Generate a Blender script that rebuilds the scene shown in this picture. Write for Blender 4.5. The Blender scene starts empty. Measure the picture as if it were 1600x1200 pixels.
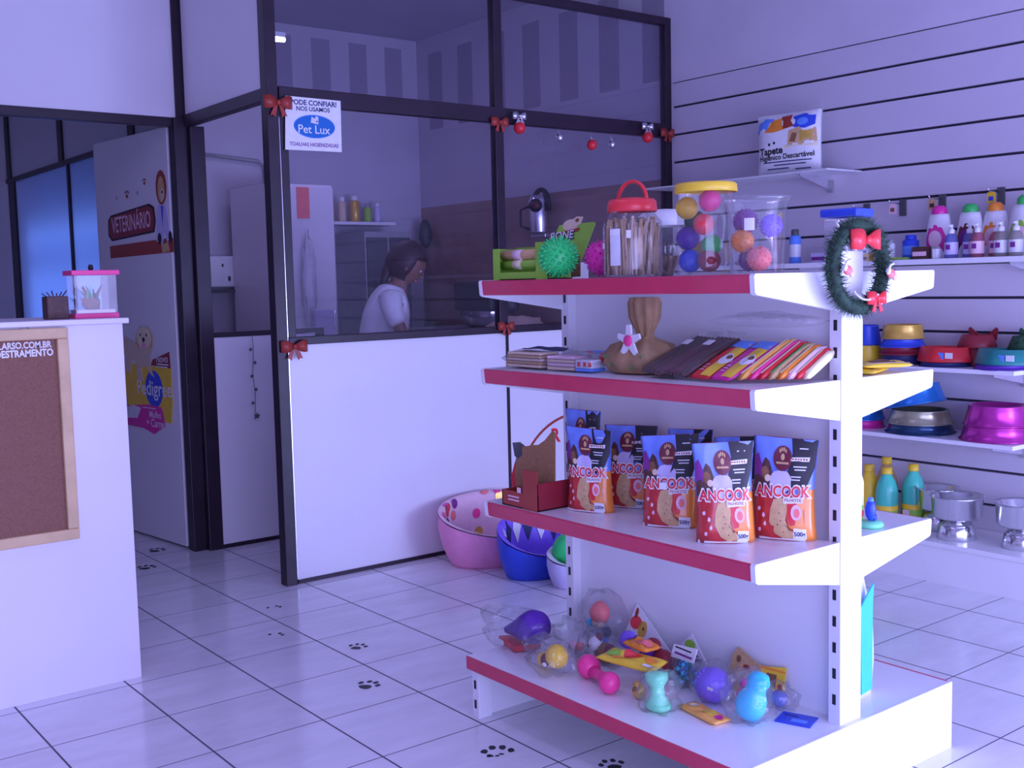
import bpy, bmesh, math, random
from mathutils import Vector, Matrix, noise
random.seed(7)
SC = bpy.context.scene
COL = SC.collection
PI = math.pi
# ------------------------------------------------------------------ camera
cam_d = bpy.data.cameras.new('camera'); cam = bpy.data.objects.new('camera', cam_d); COL.objects.link(cam)
CX = Vector((0.787751, 0.073852, -0.611550)); CY = Vector((-0.615576, 0.057852, -0.785951)); CZ = CX.cross(CY)
CAMH = 1.30
cam.matrix_world = Matrix(((CX[0], CX[1], CX[2], 0), (CY[0], CY[1], CY[2], 0), (CZ[0], CZ[1], CZ[2], CAMH), (0, 0, 0, 1)))
FPX = 1738.965
cam_d.sensor_width = 36; cam_d.lens = FPX / 1600 * 36; cam_d.clip_start = 0.02
SC.camera = cam
# ------------------------------------------------------------------ view, world, lights
SC.view_settings.view_transform = 'Standard'; SC.view_settings.look = 'None'
SC.view_settings.gamma = 1; SC.view_settings.exposure = 0.0; SC.view_settings.use_curve_mapping = False
W = bpy.data.worlds.new('world'); SC.world = W; W.use_nodes = True
nt = W.node_tree; nt.nodes.clear()
wo = nt.nodes.new('ShaderNodeOutputWorld'); wb = nt.nodes.new('ShaderNodeBackground')
wb.inputs[0].default_value = (.36, .40, .95, 1); wb.inputs[1].default_value = 1.2
nt.links.new(wb.outputs[0], wo.inputs[0])
def area(name, loc, to, sx, sy, power, color, spread=PI):
    l = bpy.data.lights.new(name, 'AREA'); l.shape = 'RECTANGLE'; l.size = sx; l.size_y = sy
    l.energy = power; l.color = color; l.spread = spread
    o = bpy.data.objects.new(name, l); COL.objects.link(o); o.location = loc
    o.rotation_euler = (Vector(to) - Vector(loc)).to_track_quat('-Z', 'Y').to_euler()
    return o
# daylight through the open shop front, behind and to the right of the camera
area('storefront_daylight', (1.6, -0.9, .95), (1.6, 5, 0.75), 5.4, 1.7, 165, (.44, .44, 1.0))
# cool light spilling low from the pavement on the right hand side
area('pavement_daylight', (3.8, -0.85, .55), (2.2, 3.2, 0.2), 1.2, 1.0, 62, (.42, .52, 1.0))
# unseen violet fill added above the shop, then the grooming room tube
area('violet_fill_light', (0.9, 2.6, 2.98), (0.9, 2.6, 0), .25, 1.4, 9, (.55, .45, 1.0))
area('grooming_tube_light', (3.3, 5.9, 2.75), (3.3, 5.9, 0), .9, .12, 3.2, (.50, .40, 1.0))

# ------------------------------------------------------------------ materials
MATS = {}
def M(name, col=None, rough=.5, metal=0, spec=.5, var=.04, scale=30, bump=0, coat=0, sub=0, alpha=1, emis=0):
    if name in MATS: return MATS[name]
    m = bpy.data.materials.new(name); m.use_nodes = True; n = m.node_tree; b = n.nodes['Principled BSDF']
    tc = n.nodes.new('ShaderNodeTexCoord'); ns = n.nodes.new('ShaderNodeTexNoise'); ns.inputs['Scale'].default_value = scale
    ns.inputs['Detail'].default_value = 3
    n.links.new(tc.outputs['Object'], ns.inputs['Vector'])
    cr = n.nodes.new('ShaderNodeValToRGB'); cr.color_ramp.elements[0].position = .3; cr.color_ramp.elements[1].position = .7
    lo = [max(0, c * (1 - var)) for c in col]; hi = [min(1, c * (1 + var)) for c in col]
    cr.color_ramp.elements[0].color = (*lo, 1); cr.color_ramp.elements[1].color = (*hi, 1)
    n.links.new(ns.outputs['Fac'], cr.inputs[0]); n.links.new(cr.outputs[0], b.inputs['Base Color'])
    b.inputs['Roughness'].default_value = rough; b.inputs['Metallic'].default_value = metal
    b.inputs['Specular IOR Level'].default_value = spec; b.inputs['Coat Weight'].default_value = coat
    if bump:
        bp = n.nodes.new('ShaderNodeBump'); bp.inputs['Strength'].default_value = bump; bp.inputs['Distance'].default_value = .004
        n.links.new(ns.outputs['Fac'], bp.inputs['Height']); n.links.new(bp.outputs[0], b.inputs['Normal'])
    if emis:
        n.links.new(cr.outputs[0], b.inputs['Emission Color']); b.inputs['Emission Strength'].default_value = emis
    MATS[name] = m; return m
def clear(name, tint=(1, 1, 1), gloss=.10, haze=.06, hazecol=(.8, .8, .85), rough=.06, bump=0):
    if name in MATS: return MATS[name]
    m = bpy.data.materials.new(name); m.use_nodes = True; n = m.node_tree; n.nodes.clear()
    out = n.nodes.new('ShaderNodeOutputMaterial'); tr = n.nodes.new('ShaderNodeBsdfTransparent'); gl = n.nodes.new('ShaderNodeBsdfGlossy')
    df = n.nodes.new('ShaderNodeBsdfDiffuse'); m1 = n.nodes.new('ShaderNodeMixShader'); m2 = n.nodes.new('ShaderNodeMixShader')
    lw = n.nodes.new('ShaderNodeLayerWeight'); lw.inputs[0].default_value = .35
    mp = n.nodes.new('ShaderNodeMapRange'); mp.inputs['To Min'].default_value = gloss * .5; mp.inputs['To Max'].default_value = min(1, gloss * 3.2)
    tr.inputs[0].default_value = (*tint, 1); gl.inputs['Roughness'].default_value = rough; df.inputs[0].default_value = (*hazecol, 1)
    m1.inputs[0].default_value = haze
    n.links.new(tr.outputs[0], m1.inputs[1]); n.links.new(df.outputs[0], m1.inputs[2])
    n.links.new(lw.outputs['Fresnel'], mp.inputs['Value']); n.links.new(mp.outputs[0], m2.inputs[0])
    n.links.new(m1.outputs[0], m2.inputs[1]); n.links.new(gl.outputs[0], m2.inputs[2]); n.links.new(m2.outputs[0], out.inputs[0])
    if bump:
        tc = n.nodes.new('ShaderNodeTexCoord'); ns = n.nodes.new('ShaderNodeTexNoise'); ns.inputs['Scale'].default_value = 45
        n.links.new(tc.outputs['Object'], ns.inputs['Vector']); bp = n.nodes.new('ShaderNodeBump')
        bp.inputs['Strength'].default_value = bump; bp.inputs['Distance'].default_value = .01
        n.links.new(ns.outputs['Fac'], bp.inputs['Height']); n.links.new(bp.outputs[0], gl.inputs['Normal']); n.links.new(bp.outputs[0], lw.inputs['Normal'])
    MATS[name] = m; return m
M('white_wall', (.72, .66, .74), .6, scale=4)
M('white_panel', (.84, .80, .84), .35, scale=3, var=.02)
M('slat_board', (.68, .62, .70), .45, scale=3, var=.02)
M('groove', (.05, .04, .07), .7)
M('dark_frame', (.022, .009, .022), .4, scale=12, var=.3)
M('ceiling', (.45, .42, .5), .9, scale=3)
M('side_wall', (.42, .40, .48), .8, scale=3)
M('shelf_white', (.88, .87, .90), .3, scale=5, var=.01, coat=.2)
M('red_strip', (.62, .035, .10), .28, scale=20, var=.06, coat=.3)
M('black', (.015, .012, .02), .5)
M('white', (.85, .84, .86), .5)
M('glossy_white', (.86, .85, .88), .2)
M('cork', (.27, .125, .085), .9, scale=220, var=.16, bump=.4)
M('light_wood', (.72, .50, .26), .5, scale=14, var=.1)
M('red', (.75, .03, .04), .35); M('bright_red', (.9, .05, .06), .3); M('dark_red', (.30, .02, .035), .4)
M('brown_red', (.38, .045, .03), .4)
M('green', (.05, .55, .12), .4); M('lime', (.30, .58, .06), .45); M('dark_green', (.025, .09, .04), .7, scale=80, var=.5)
M('emerald', (.03, .65, .16), .4); M('teal', (.02, .24, .22), .3); M('bottle_green', (.08, .62, .42), .25); M('mint', (.25, .9, .5), .35)
M('yellow', (.92, .62, .04), .35); M('orange', (.95, .30, .03), .35); M('light_orange', (1.0, .48, .10), .4)
M('blue', (.03, .08, .65), .35); M('sky_blue', (.12, .30, .85), .4); M('cyan', (.05, .62, .90), .3); M('navy', (.015, .02, .12), .5)
M('purple', (.10, .02, .35), .5); M('violet', (.25, .13, .80), .45); M('plum', (.22, .03, .25), .45); M('magenta', (.80, .03, .35), .35)
M('hot_pink', (1.0, .06, .30), .35); M('pink', (.95, .35, .58), .6); M('salmon', (1.0, .22, .20), .45); M('pale_pink', (.9, .6, .68), .6)
M('lavender', (.62, .55, .82), .5); M('grey', (.35, .35, .38), .5); M('dark_grey', (.10, .10, .11), .5); M('charcoal', (.04, .04, .045), .5)
M('brown', (.24, .11, .05), .7, scale=60, var=.25); M('dark_brown', (.09, .035, .03), .5, scale=60, var=.3); M('maroon', (.16, .02, .04), .4)
M('tan', (.66, .42, .20), .6, scale=60, var=.12); M('beige', (.75, .58, .42), .7); M('cardboard', (.34, .17, .08), .85, scale=70, var=.12)
M('kraft', (.40, .24, .12), .8, scale=40, var=.15)
M('cream', (.9, .78, .5), .5); M('skin', (.30, .14, .09), .5, var=.06); M('hair', (.05, .02, .02), .45, scale=90, var=.4)
M('steel', (.75, .75, .78), .18, metal=1, scale=8); M('silver', (.85, .85, .9), .22, metal=1)
M('tin_purple', (.55, .04, .35), .22, metal=.55); M('tin_blue', (.03, .22, .62), .22, metal=.5); M('tin_olive', (.42, .40, .26), .25, metal=.6); M('tin_navy', (.02, .06, .14), .22, metal=.5)
M('gold_tin', (.72, .45, .08), .3, metal=.3)
M('wall_tile', (.36, .23, .20), .35, scale=5, var=.08)
M('groom_wall', (.56, .53, .60), .7, scale=3); M('reflection_stripe', (.36, .32, .40), .7); M('pale_film', (.75, .75, .8), .25)
M('pouch_sky', (.16, .26, .80), .28, scale=9, var=.35, coat=.4); M('pouch_red', (.55, .03, .03), .28, scale=25, var=.3, coat=.4)
M('pouch_orange', (.98, .28, .04), .28, scale=12, var=.15, coat=.4); M('pouch_back', (.5, .04, .04), .3, coat=.4)
M('foliage', (.018, .05, .028), .8, scale=60, var=.6); M('tube', (.9, .92, 1), .4, emis=9)
clear('glass', (.93, .92, .97), gloss=.022, haze=.008, hazecol=(.7, .68, .85), rough=.02)
clear('clear_plastic', (.96, .96, .98), gloss=.12, haze=.05, rough=.10)
clear('film', (.995, .995, 1), gloss=.09, haze=.035, hazecol=(.9, .9, .95), rough=.14, bump=.6)
clear('thin_film', (.995, .995, 1), gloss=.07, haze=.03, hazecol=(.9, .9, .95), rough=.2, bump=.6)
clear('tinted_blue', (.5, .55, .95), gloss=.1, haze=.25, hazecol=(.4, .45, .9), rough=.1)
clear('tinted_red', (.9, .4, .45), gloss=.1, haze=.35, hazecol=(.7, .25, .35), rough=.1)
clear('tinted_grey', (.8, .8, .75), gloss=.1, haze=.3, hazecol=(.6, .6, .55), rough=.1)
def floor_mat():
    m = bpy.data.materials.new('floor_tiles'); m.use_nodes = True; n = m.node_tree; b = n.nodes['Principled BSDF']; L = n.links
    tc = n.nodes.new('ShaderNodeTexCoord'); sp = n.nodes.new('ShaderNodeSeparateXYZ'); L.new(tc.outputs['Object'], sp.inputs[0])
    def mth(op, a, bb=None):
        q = n.nodes.new('ShaderNodeMath'); q.operation = op
        for i, v in enumerate((a, bb)):
            if v is None: continue
            if isinstance(v, (int, float)): q.inputs[i].default_value = v
            else: L.new(v, q.inputs[i])
        return q.outputs[0]
    P = .345; ms = []; ids = []
    for ax, off, wd in ((0, 1.182, .0030), (1, 2.928, .0021)):
        t = mth('DIVIDE', mth('SUBTRACT', sp.outputs[ax], off), P)
        fr = mth('FRACT', t); ids.append(mth('FLOOR', t))
        d = mth('MINIMUM', fr, mth('SUBTRACT', 1.0, fr))
        ms.append(mth('LESS_THAN', d, wd / P))
    g = mth('MAXIMUM', ms[0], ms[1])
    cmb = n.nodes.new('ShaderNodeCombineXYZ'); L.new(ids[0], cmb.inputs[0]); L.new(ids[1], cmb.inputs[1])
    wn = n.nodes.new('ShaderNodeTexWhiteNoise'); L.new(cmb.outputs[0], wn.inputs['Vector'])
    vm = n.nodes.new('ShaderNodeVectorMath'); vm.operation = 'ADD'; sc = n.nodes.new('ShaderNodeVectorMath'); sc.operation = 'SCALE'; sc.inputs['Scale'].default_value = 9
    L.new(wn.outputs['Color'], sc.inputs[0]); L.new(tc.outputs['Object'], vm.inputs[0]); L.new(sc.outputs[0], vm.inputs[1])
    mpn = n.nodes.new('ShaderNodeMapping'); mpn.inputs['Scale'].default_value = (2.2, 7, 1); L.new(vm.outputs[0], mpn.inputs[0])
    ns = n.nodes.new('ShaderNodeTexNoise'); ns.inputs['Scale'].default_value = 1.6; ns.inputs['Detail'].default_value = 6; ns.inputs['Roughness'].default_value = .6; L.new(mpn.outputs[0], ns.inputs['Vector'])
    cr = n.nodes.new('ShaderNodeValToRGB'); cr.color_ramp.elements[0].position = .35; cr.color_ramp.elements[0].color = (.78, .77, .79, 1)
    cr.color_ramp.elements[1].position = .68; cr.color_ramp.elements[1].color = (.88, .87, .90, 1); L.new(ns.outputs['Fac'], cr.inputs[0])
    mx = n.nodes.new('ShaderNodeMix'); mx.data_type = 'RGBA'; L.new(g, mx.inputs[0]); L.new(cr.outputs[0], mx.inputs[6]); mx.inputs[7].default_value = (.10, .10, .14, 1)
    L.new(mx.outputs[2], b.inputs['Base Color'])
    rr = mth('ADD', mth('MULTIPLY', g, .5), .16); L.new(rr, b.inputs['Roughness'])
    b.inputs['Specular IOR Level'].default_value = .5
    bp = n.nodes.new('ShaderNodeBump'); bp.inputs['Strength'].default_value = .25; bp.inputs['Distance'].default_value = .002; bp.invert = True
    L.new(g, bp.inputs['Height']); L.new(bp.outputs[0], b.inputs['Normal'])
    MATS['floor_tiles'] = m
floor_mat()
def frosted():
    m = bpy.data.materials.new('frosted_pane'); m.use_nodes = True; n = m.node_tree; n.nodes.clear()
    out = n.nodes.new('ShaderNodeOutputMaterial'); tl = n.nodes.new('ShaderNodeBsdfTranslucent'); df = n.nodes.new('ShaderNodeBsdfDiffuse'); mx = n.nodes.new('ShaderNodeMixShader')
    tl.inputs[0].default_value = (.75, .8, .95, 1); df.inputs[0].default_value = (.6, .58, .66, 1); mx.inputs[0].default_value = .4
    n.links.new(tl.outputs[0], mx.inputs[1]); n.links.new(df.outputs[0], mx.inputs[2]); n.links.new(mx.outputs[0], out.inputs[0])
    MATS['frosted_pane'] = m
frosted()
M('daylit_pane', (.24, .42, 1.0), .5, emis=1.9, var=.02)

# ------------------------------------------------------------------ mesh builder
TXT = {}
def text_mesh(s, off=0.0):
    k = (s, off)
    if k in TXT: return TXT[k]
    c = bpy.data.curves.new('t', 'FONT'); c.body = s; c.size = 1; c.resolution_u = 3; c.offset = off; c.align_x = 'CENTER'; c.align_y = 'CENTER'
    o = bpy.data.objects.new('t', c); COL.objects.link(o)
    dg = bpy.context.evaluated_depsgraph_get(); dg.update()
    me = bpy.data.meshes.new_from_object(o.evaluated_get(dg))
    vs = [v.co.copy() for v in me.vertices]; fs = [tuple(p.vertices) for p in me.polygons]
    bpy.data.objects.remove(o); bpy.data.curves.remove(c); bpy.data.meshes.remove(me)
    TXT[k] = (vs, fs); return TXT[k]
def plane_map(o, ux, uy):
    o, ux, uy = Vector(o), Vector(ux), Vector(uy); n = ux.cross(uy).normalized()
    return lambda x, y, h=0: o + ux * x + uy * y + n * h
def ring(cx, cy, rx, ry, n=20, a0=0, wob=0, seed=0):
    r = random.Random(seed)
    return [(cx + rx * math.cos(a0 + 2 * PI * i / n) * (1 + wob * (r.random() - .5)), cy + ry * math.sin(a0 + 2 * PI * i / n) * (1 + wob * (r.random() - .5))) for i in range(n)]
class MB:
    def __init__(s): s.v = []; s.f = []; s.mi = []; s.sm = []; s.ms = []; s.X = Matrix.Identity(4)
    def mat(s, m):
        if m not in s.ms: s.ms.append(m)
        return s.ms.index(m)
    def add(s, vs, fs, m, smooth=False):
        b = len(s.v); k = s.mat(m)
        s.v += [s.X @ Vector(q) for q in vs]
        for f in fs: s.f.append(tuple(b + i for i in f)); s.mi.append(k); s.sm.append(smooth)
        return s
    def box(s, x0, x1, y0, y1, z0, z1, m, bev=0):
        if bev:
            bm = bmesh.new(); bmesh.ops.create_cube(bm, size=1)
            for v in bm.verts: v.co = Vector(((x0 + x1) / 2 + v.co.x * (x1 - x0), (y0 + y1) / 2 + v.co.y * (y1 - y0), (z0 + z1) / 2 + v.co.z * (z1 - z0)))
            bmesh.ops.bevel(bm, geom=bm.edges[:], offset=bev, segments=2, affect='EDGES', profile=.5)
            bm.verts.index_update(); s.add([v.co.copy() for v in bm.verts], [[v.index for v in f.verts] for f in bm.faces], m); bm.free(); return s
        vs = [(x, y, z) for x in (x0, x1) for y in (y0, y1) for z in (z0, z1)]
        return s.add(vs, [(0, 1, 3, 2), (4, 6, 7, 5), (0, 4, 5, 1), (2, 3, 7, 6), (0, 2, 6, 4), (1, 5, 7, 3)], m)
    def prism(s, pts, fn, h0, h1, m, smooth=False):   # pts in 2d, fn(u,v,h)
        n = len(pts); vs = [fn(u, v, h0) for u, v in pts] + [fn(u, v, h1) for u, v in pts]
        return s.add(vs, [tuple(range(n))[::-1], tuple(range(n, 2 * n))] + [(i, (i + 1) % n, n + (i + 1) % n, n + i) for i in range(n)], m, smooth)
    def poly(s, pts, fn, h, m, rings=0):              # printed shape laid on a surface
        n = len(pts)
        if not rings: return s.add([fn(u, v, h) for u, v in pts], [tuple(range(n))], m)
        cu = sum(p[0] for p in pts) / n; cv = sum(p[1] for p in pts) / n
        vs = [fn(cu, cv, h)]
        for r in range(1, rings + 1):
            t = r / rings; vs += [fn(cu + (u - cu) * t, cv + (v - cv) * t, h) for u, v in pts]
        fs = [(0, 1 + i, 1 + (i + 1) % n) for i in range(n)]
        for r in range(rings - 1):
            a = 1 + r * n; b = a + n; fs += [(a + i, b + i, b + (i + 1) % n, a + (i + 1) % n) for i in range(n)]
        return s.add(vs, fs, m, True)
    def quad(s, u0, u1, v0, v1, fn, h, m, n=6):
        vs = [fn(u0 + (u1 - u0) * i / n, v0 + (v1 - v0) * j / n, h) for j in range(n + 1) for i in range(n + 1)]
        return s.add(vs, [(j * (n + 1) + i, j * (n + 1) + i + 1, (j + 1) * (n + 1) + i + 1, (j + 1) * (n + 1) + i) for j in range(n) for i in range(n)], m, True)
    def text(s, t, fn, x, y, size, m, h=.0005, off=.012, sx=1, rot=0, maxw=None):
        vs, fs = text_mesh(t, off)
        w = max(v.x for v in vs) - min(v.x for v in vs)
        if maxw and w * size * sx > maxw: sx = maxw / (w * size)
        c, q = math.cos(rot), math.sin(rot); out = []
        for v in vs:
            a, b = v.x * size * sx, v.y * size; out.append(fn(x + a * c - b * q, y + a * q + b * c, h))
        return s.add(out, fs, m)
    def lathe(s, prof, m, n=32, smooth=True, c=(0, 0, 0), ax=None, cap=True):
        R = Matrix.Identity(3)
        if ax is not None: R = Vector(ax).normalized().to_track_quat('Z', 'Y').to_matrix()
        c = Vector(c); vs = []; fs = []
        for r, z in prof: vs += [c + R @ Vector((r * math.cos(2 * PI * i / n), r * math.sin(2 * PI * i / n), z)) for i in range(n)]
        for k in range(len(prof) - 1): fs += [(k * n + i, k * n + (i + 1) % n, (k + 1) * n + (i + 1) % n, (k + 1) * n + i) for i in range(n)]
        if cap:
            if prof[0][0] > 1e-5: fs.append(tuple(range(n))[::-1])
            if prof[-1][0] > 1e-5: k = (len(prof) - 1) * n; fs.append(tuple(range(k, k + n)))
        return s.add(vs, fs, m, smooth)
    def tube(s, pts, r, m, n=10, taper=None):
        pts = [Vector(p) for p in pts]; vs = []; fs = []; up = Vector((0, 0, 1)); prev = None
        for i, p in enumerate(pts):
            t = (pts[min(i + 1, len(pts) - 1)] - pts[max(i - 1, 0)]).normalized()
            if prev is None: a = t.cross(up if abs(t.z) < .9 else Vector((1, 0, 0))).normalized()
            else: a = (prev - t * prev.dot(t)).normalized()
            prev = a; b = t.cross(a); rr = r if taper is None else r * taper[i]
            vs += [p + a * rr * math.cos(2 * PI * k / n) + b * rr * math.sin(2 * PI * k / n) for k in range(n)]
        for i in range(len(pts) - 1): fs += [(i * n + k, i * n + (k + 1) % n, (i + 1) * n + (k + 1) % n, (i + 1) * n + k) for k in range(n)]
        fs += [tuple(range(n))[::-1], tuple(range((len(pts) - 1) * n, len(pts) * n))]
        return s.add(vs, fs, m, True)
    def ball(s, c, r, m, sx=1, sy=1, sz=1, n=20, fn=None):
        c = Vector(c); vs = []; fs = []; k = n // 2
        for j in range(k + 1):
            th = PI * j / k
            for i in range(n):
                d = Vector((math.sin(th) * math.cos(2 * PI * i / n), math.sin(th) * math.sin(2 * PI * i / n), math.cos(th)))
                q = r * (fn(d) if fn else 1); vs.append(c + Vector((d.x * q * sx, d.y * q * sy, d.z * q * sz)))
        for j in range(k): fs += [(j * n + i, (j + 1) * n + i, (j + 1) * n + (i + 1) % n, j * n + (i + 1) % n) for i in range(n)]
        return s.add(vs, fs, m, True)
    def paw(s, fn, x, y, r, m, h=.0006):
        s.poly(ring(x, y - r * .25, r * .42, r * .36, 12), fn, h, m)
        for a, d in ((-.62, .62), (-.22, .88), (.22, .88), (.62, .62)):
            s.poly(ring(x + a * r, y + d * r * .62, r * .17, r * .24, 8), fn, h, m)
    def build(s, name, parent=None, loc=None, rz=0):
        me = bpy.data.meshes.new(name); me.from_pydata([tuple(v) for v in s.v], [], s.f)
        for k in s.ms: me.materials.append(MATS[k])
        me.polygons.foreach_set('material_index', s.mi); me.polygons.foreach_set('use_smooth', s.sm); me.validate(); me.update()
        bm = bmesh.new(); bm.from_mesh(me); bmesh.ops.remove_doubles(bm, verts=bm.verts, dist=1e-6); bmesh.ops.recalc_face_normals(bm, faces=bm.faces) if not getattr(s, 'keep', False) else None
        bm.to_mesh(me); bm.free()
        o = bpy.data.objects.new(name, me); COL.objects.link(o)
        if parent: o.parent = parent
        if loc: o.location = loc
        o.rotation_euler.z = rz
        return o
def thing(name, label, cat, loc=(0, 0, 0), rz=0, group=None, rot=None):
    o = bpy.data.objects.new(name, None); COL.objects.link(o); o.location = loc; o.rotation_euler = rot or (0, 0, rz); o.empty_display_size = .05
    return tag(o, label, cat, group)
def tag(o, label, cat, group=None):
    o['label'] = label; o['category'] = cat
    if group: o['group'] = group
    return o
def struct(o): o['kind'] = 'structure'; return o
def copy_tree(root, loc=None, rz=None, label=None, group=None):
    def rec(o, par):
        c = o.copy(); COL.objects.link(c)
        if par: c.parent = par
        for ch in o.children: rec(ch, c)
        return c
    c = rec(root, None)
    if loc: c.location = loc
    if rz is not None: c.rotation_euler.z = rz
    if label: c['label'] = label
    if group: c['group'] = group
    return c
def film_bag(mb, c, sx, sy, sz, seed=0, m='film', n=26, amp=.12):   # crumpled clear bag
    o = Vector((seed * 3.1, seed * 1.7, seed))
    def fn(d):
        q = 1 + amp * noise.noise(d * 2.3 + o) * 2 + amp * .5 * noise.noise(d * 7 + o)
        return q * (1 + .25 * abs(d.x * d.y))
    c = Vector(c); k = len(mb.v); mb.ball(c, 1, m, sx, sy, sz, n, fn)
    for i in range(k, len(mb.v)): mb.v[i].z = max(mb.v[i].z, .0015)
# ================================================================== SETTING
XW, Y1, Y2, YB, XP, HC = 4.56, 4.37, 5.29, 6.90, 2.13, 3.05
struct(MB().box(-1.5, 4.7, -1.0, 8.6, -.1, 0, 'floor_tiles').build('floor'))
struct(MB().box(-1.5, 4.7, -1.0, 8.6, HC, HC + .1, 'ceiling').build('ceiling'))
w = MB().box(XW + .018, 4.7, -1.0, Y1, 0, HC, 'groove').box(XW, 4.7, -1.0, 8.6, 2.372, HC, 'white_wall')   # slat boards on the right wall
z = .138 - .15
while z < 2.37:
    w.box(XW, XW + .02, -1.0, Y1, max(0, z + .006), min(z + .144, 2.366), 'slat_board'); z += .15
w.box(XW, 4.7, Y1 + .05, 8.6, 1.855, 2.372, 'groom_wall').box(XW - .001, 4.7, Y1 + .05, YB, 2.372, HC, 'groom_wall').box(XW, 4.7, Y1, 8.6, 0, 1.855, 'wall_tile').box(XW, 4.7, Y1, Y1 + .05, 1.855, 2.372, 'white_wall')
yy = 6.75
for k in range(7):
    w.box(XW - .002, XW, yy - .17, yy, 2.40, 2.93, 'reflection_stripe'); yy -= .36  # reflection in the upper panes, painted as darker bands on the wall
struct(w.build('wall_right'))
w = MB().box(2.50, XW, YB, YB + .1, 0, HC, 'groom_wall')
for k in range(4): w.box(3.42 + k * .29, 3.56 + k * .29, YB - .002, YB, 2.62, 2.98, 'reflection_stripe')  # same pane reflection, painted onto the back wall
struct(w.build('wall_back'))
struct(MB().box(-1.6, -1.5, -1.0, 8.6, 0, HC, 'side_wall').build('wall_left'))
struct(MB().box(-1.6, 2.2, 8.6, 8.7, 0, HC, 'white_wall').build('wall_corridor_end'))
struct(MB().box(-1.6, -1.25, -1.1, -1.0, 0, HC, 'white_wall').box(-1.25, 4.45, -1.1, -1.0, 2.05, HC, 'white_wall').box(4.45, 4.7, -1.1, -1.0, 0, HC, 'white_wall').build('wall_front'))
# glazed partition facing the shop
struct(MB().box(2.19, 4.54, Y1 + .008, Y1 + .028, .018, 1.05, 'white_panel').build('wall_partition'))
t = MB(); D0, D1 = Y1, Y1 + .045
t.box(2.190, 2.226, D0 + .002, D1, 1.05, 2.075, 'dark_frame', .003).box(2.182, 2.190, D0 + .006, D1 - .01, .02, 2.075, 'silver'); t.box(2.130, 2.182, D0 - .005, D1 + .01, 0, HC, 'dark_frame', .003).build; struct(t.build('trim_1'))
struct(MB().box(3.335, 3.385, D0, D1, 1.05, 2.72, 'dark_frame', .003).box(3.372, 3.388, D0 + .003, D1, 0, 1.05, 'dark_frame').build('trim_2'))
struct(MB().box(4.515, XW, D0, D1, 0, 2.72, 'dark_frame', .003).build('trim_3'))
struct(MB().box(2.19, 4.515, D0, D1, 2.68, 2.72, 'dark_frame', .003).build('trim_4'))
struct(MB().box(2.19, 3.335, D0, D1, 2.075, 2.148, 'dark_frame', .003).box(3.385, 4.515, D0, D1, 2.075, 2.148, 'dark_frame', .003).build('trim_5'))
struct(MB().box(2.19, 4.515, D0 - .004, D1, 1.05, 1.085, 'dark_frame', .003).build('trim_6'))
struct(MB().box(2.19, 4.515, D0 + .002, D1, 0, .018, 'dark_frame').build('baseboard_partition'))
n_ = 1
for x0, x1 in ((2.19, 3.335), (3.385, 4.515)):
    for z0, z1 in ((1.085, 2.075), (2.148, 2.68)):
        struct(MB().box(x0, x1, Y1 + .02, Y1 + .025, z0, z1, 'glass').build('window_%d' % n_)); n_ += 1
# side partition over the doorway
struct(MB().box(XP + .01, XP + .03, Y1 + .05, Y2 - .02, 2.14, HC, 'white_panel').build('wall_partition_side'))
struct(MB().box(XP, XP + .045, Y1 + .05, Y2 - .02, 2.085, 2.14, 'dark_frame', .003).build('trim_7'))
# corner post and second partition
struct(MB().box(2.080, 2.146, Y2 - .02, Y2 + .055, 0, 2.125, 'dark_frame', .003).box(2.10, 2.15, Y2 - .005, Y2 + .055, 2.125, HC, 'dark_frame').box(2.146, 2.218, Y2 - .055, Y2 + .01, 0, 2.085, 'dark_frame', .003).build('trim_8'))
struct(MB().box(-1.5, 2.10, Y2 + .008, Y2 + .028, 2.125, HC, 'white_panel').build('wall_partition_left'))
struct(MB().box(-1.5, 2.10, Y2, Y2 + .045, 2.083, 2.127, 'dark_frame', .003).build('trim_9'))
struct(MB().box(2.215, 2.78, Y2 - .045, Y2 - .025, .02, 1.06, 'white_panel').build('wall_partition_inner'))
struct(MB().box(2.215, 2.78, Y2 - .05, Y2 - .015, 1.06, 1.085, 'dark_frame').box(2.215, 2.78, Y2 - .05, Y2 - .02, 0, .02, 'dark_frame').box(2.78, 2.83, Y2 - .05, Y2 - .01, 0, 1.085, 'dark_frame').build('trim_10'))
# corridor side: transom, frosted panes
c = MB(); c.box(XP, XP + .04, Y2 + .055, 8.6, 2.085, 2.115, 'dark_frame')
for y in (6.02, 7.28, 8.52): c.box(XP, XP + .04, y - .04, y + .04, 2.115, HC, 'dark_frame')
for y in (8.45,): c.box(XP, XP + .04, y - .05, y + .1, 0, 2.085, 'dark_frame')
c.box(XP, XP + .04, 7.14, 7.17, 0, 2.085, 'dark_frame').box(XP, XP + .04, 6.22, 6.25, 0, 2.085, 'dark_frame')
struct(c.build('trim_11'))
struct(MB().box(XP + .015, XP + .025, Y2 + .055, 8.6, 2.115, HC, 'white_panel').build('wall_corridor_top'))
struct(MB().box(XP + .015, XP + .02, 6.25, 8.40, .9, 2.085, 'frosted_pane').build('window_5'))
struct(MB().box(XP + .01, XP + .03, 6.25, 8.40, 0, .9, 'white_panel').build('wall_corridor_low'))
struct(MB().box(XP + .12, XP + .14, 6.40, 8.20, 1.60, 1.76, 'daylit_pane').box(XP + .12, XP + .14, 6.40, 8.20, .92, 1.46, 'daylit_pane').build('window_6'))
struct(MB().box(XP + .33, XP + .36, Y2 + .85, 8.6, 0, HC, 'white_wall').box(XP + .03, XP + .33, Y2 + .85, Y2 + .88, 0, HC, 'white_wall').box(XP + .03, XP + .05, Y2 + .06, Y2 + .85, 0, HC, 'white_wall').build('wall_consulting_room'))
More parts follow.
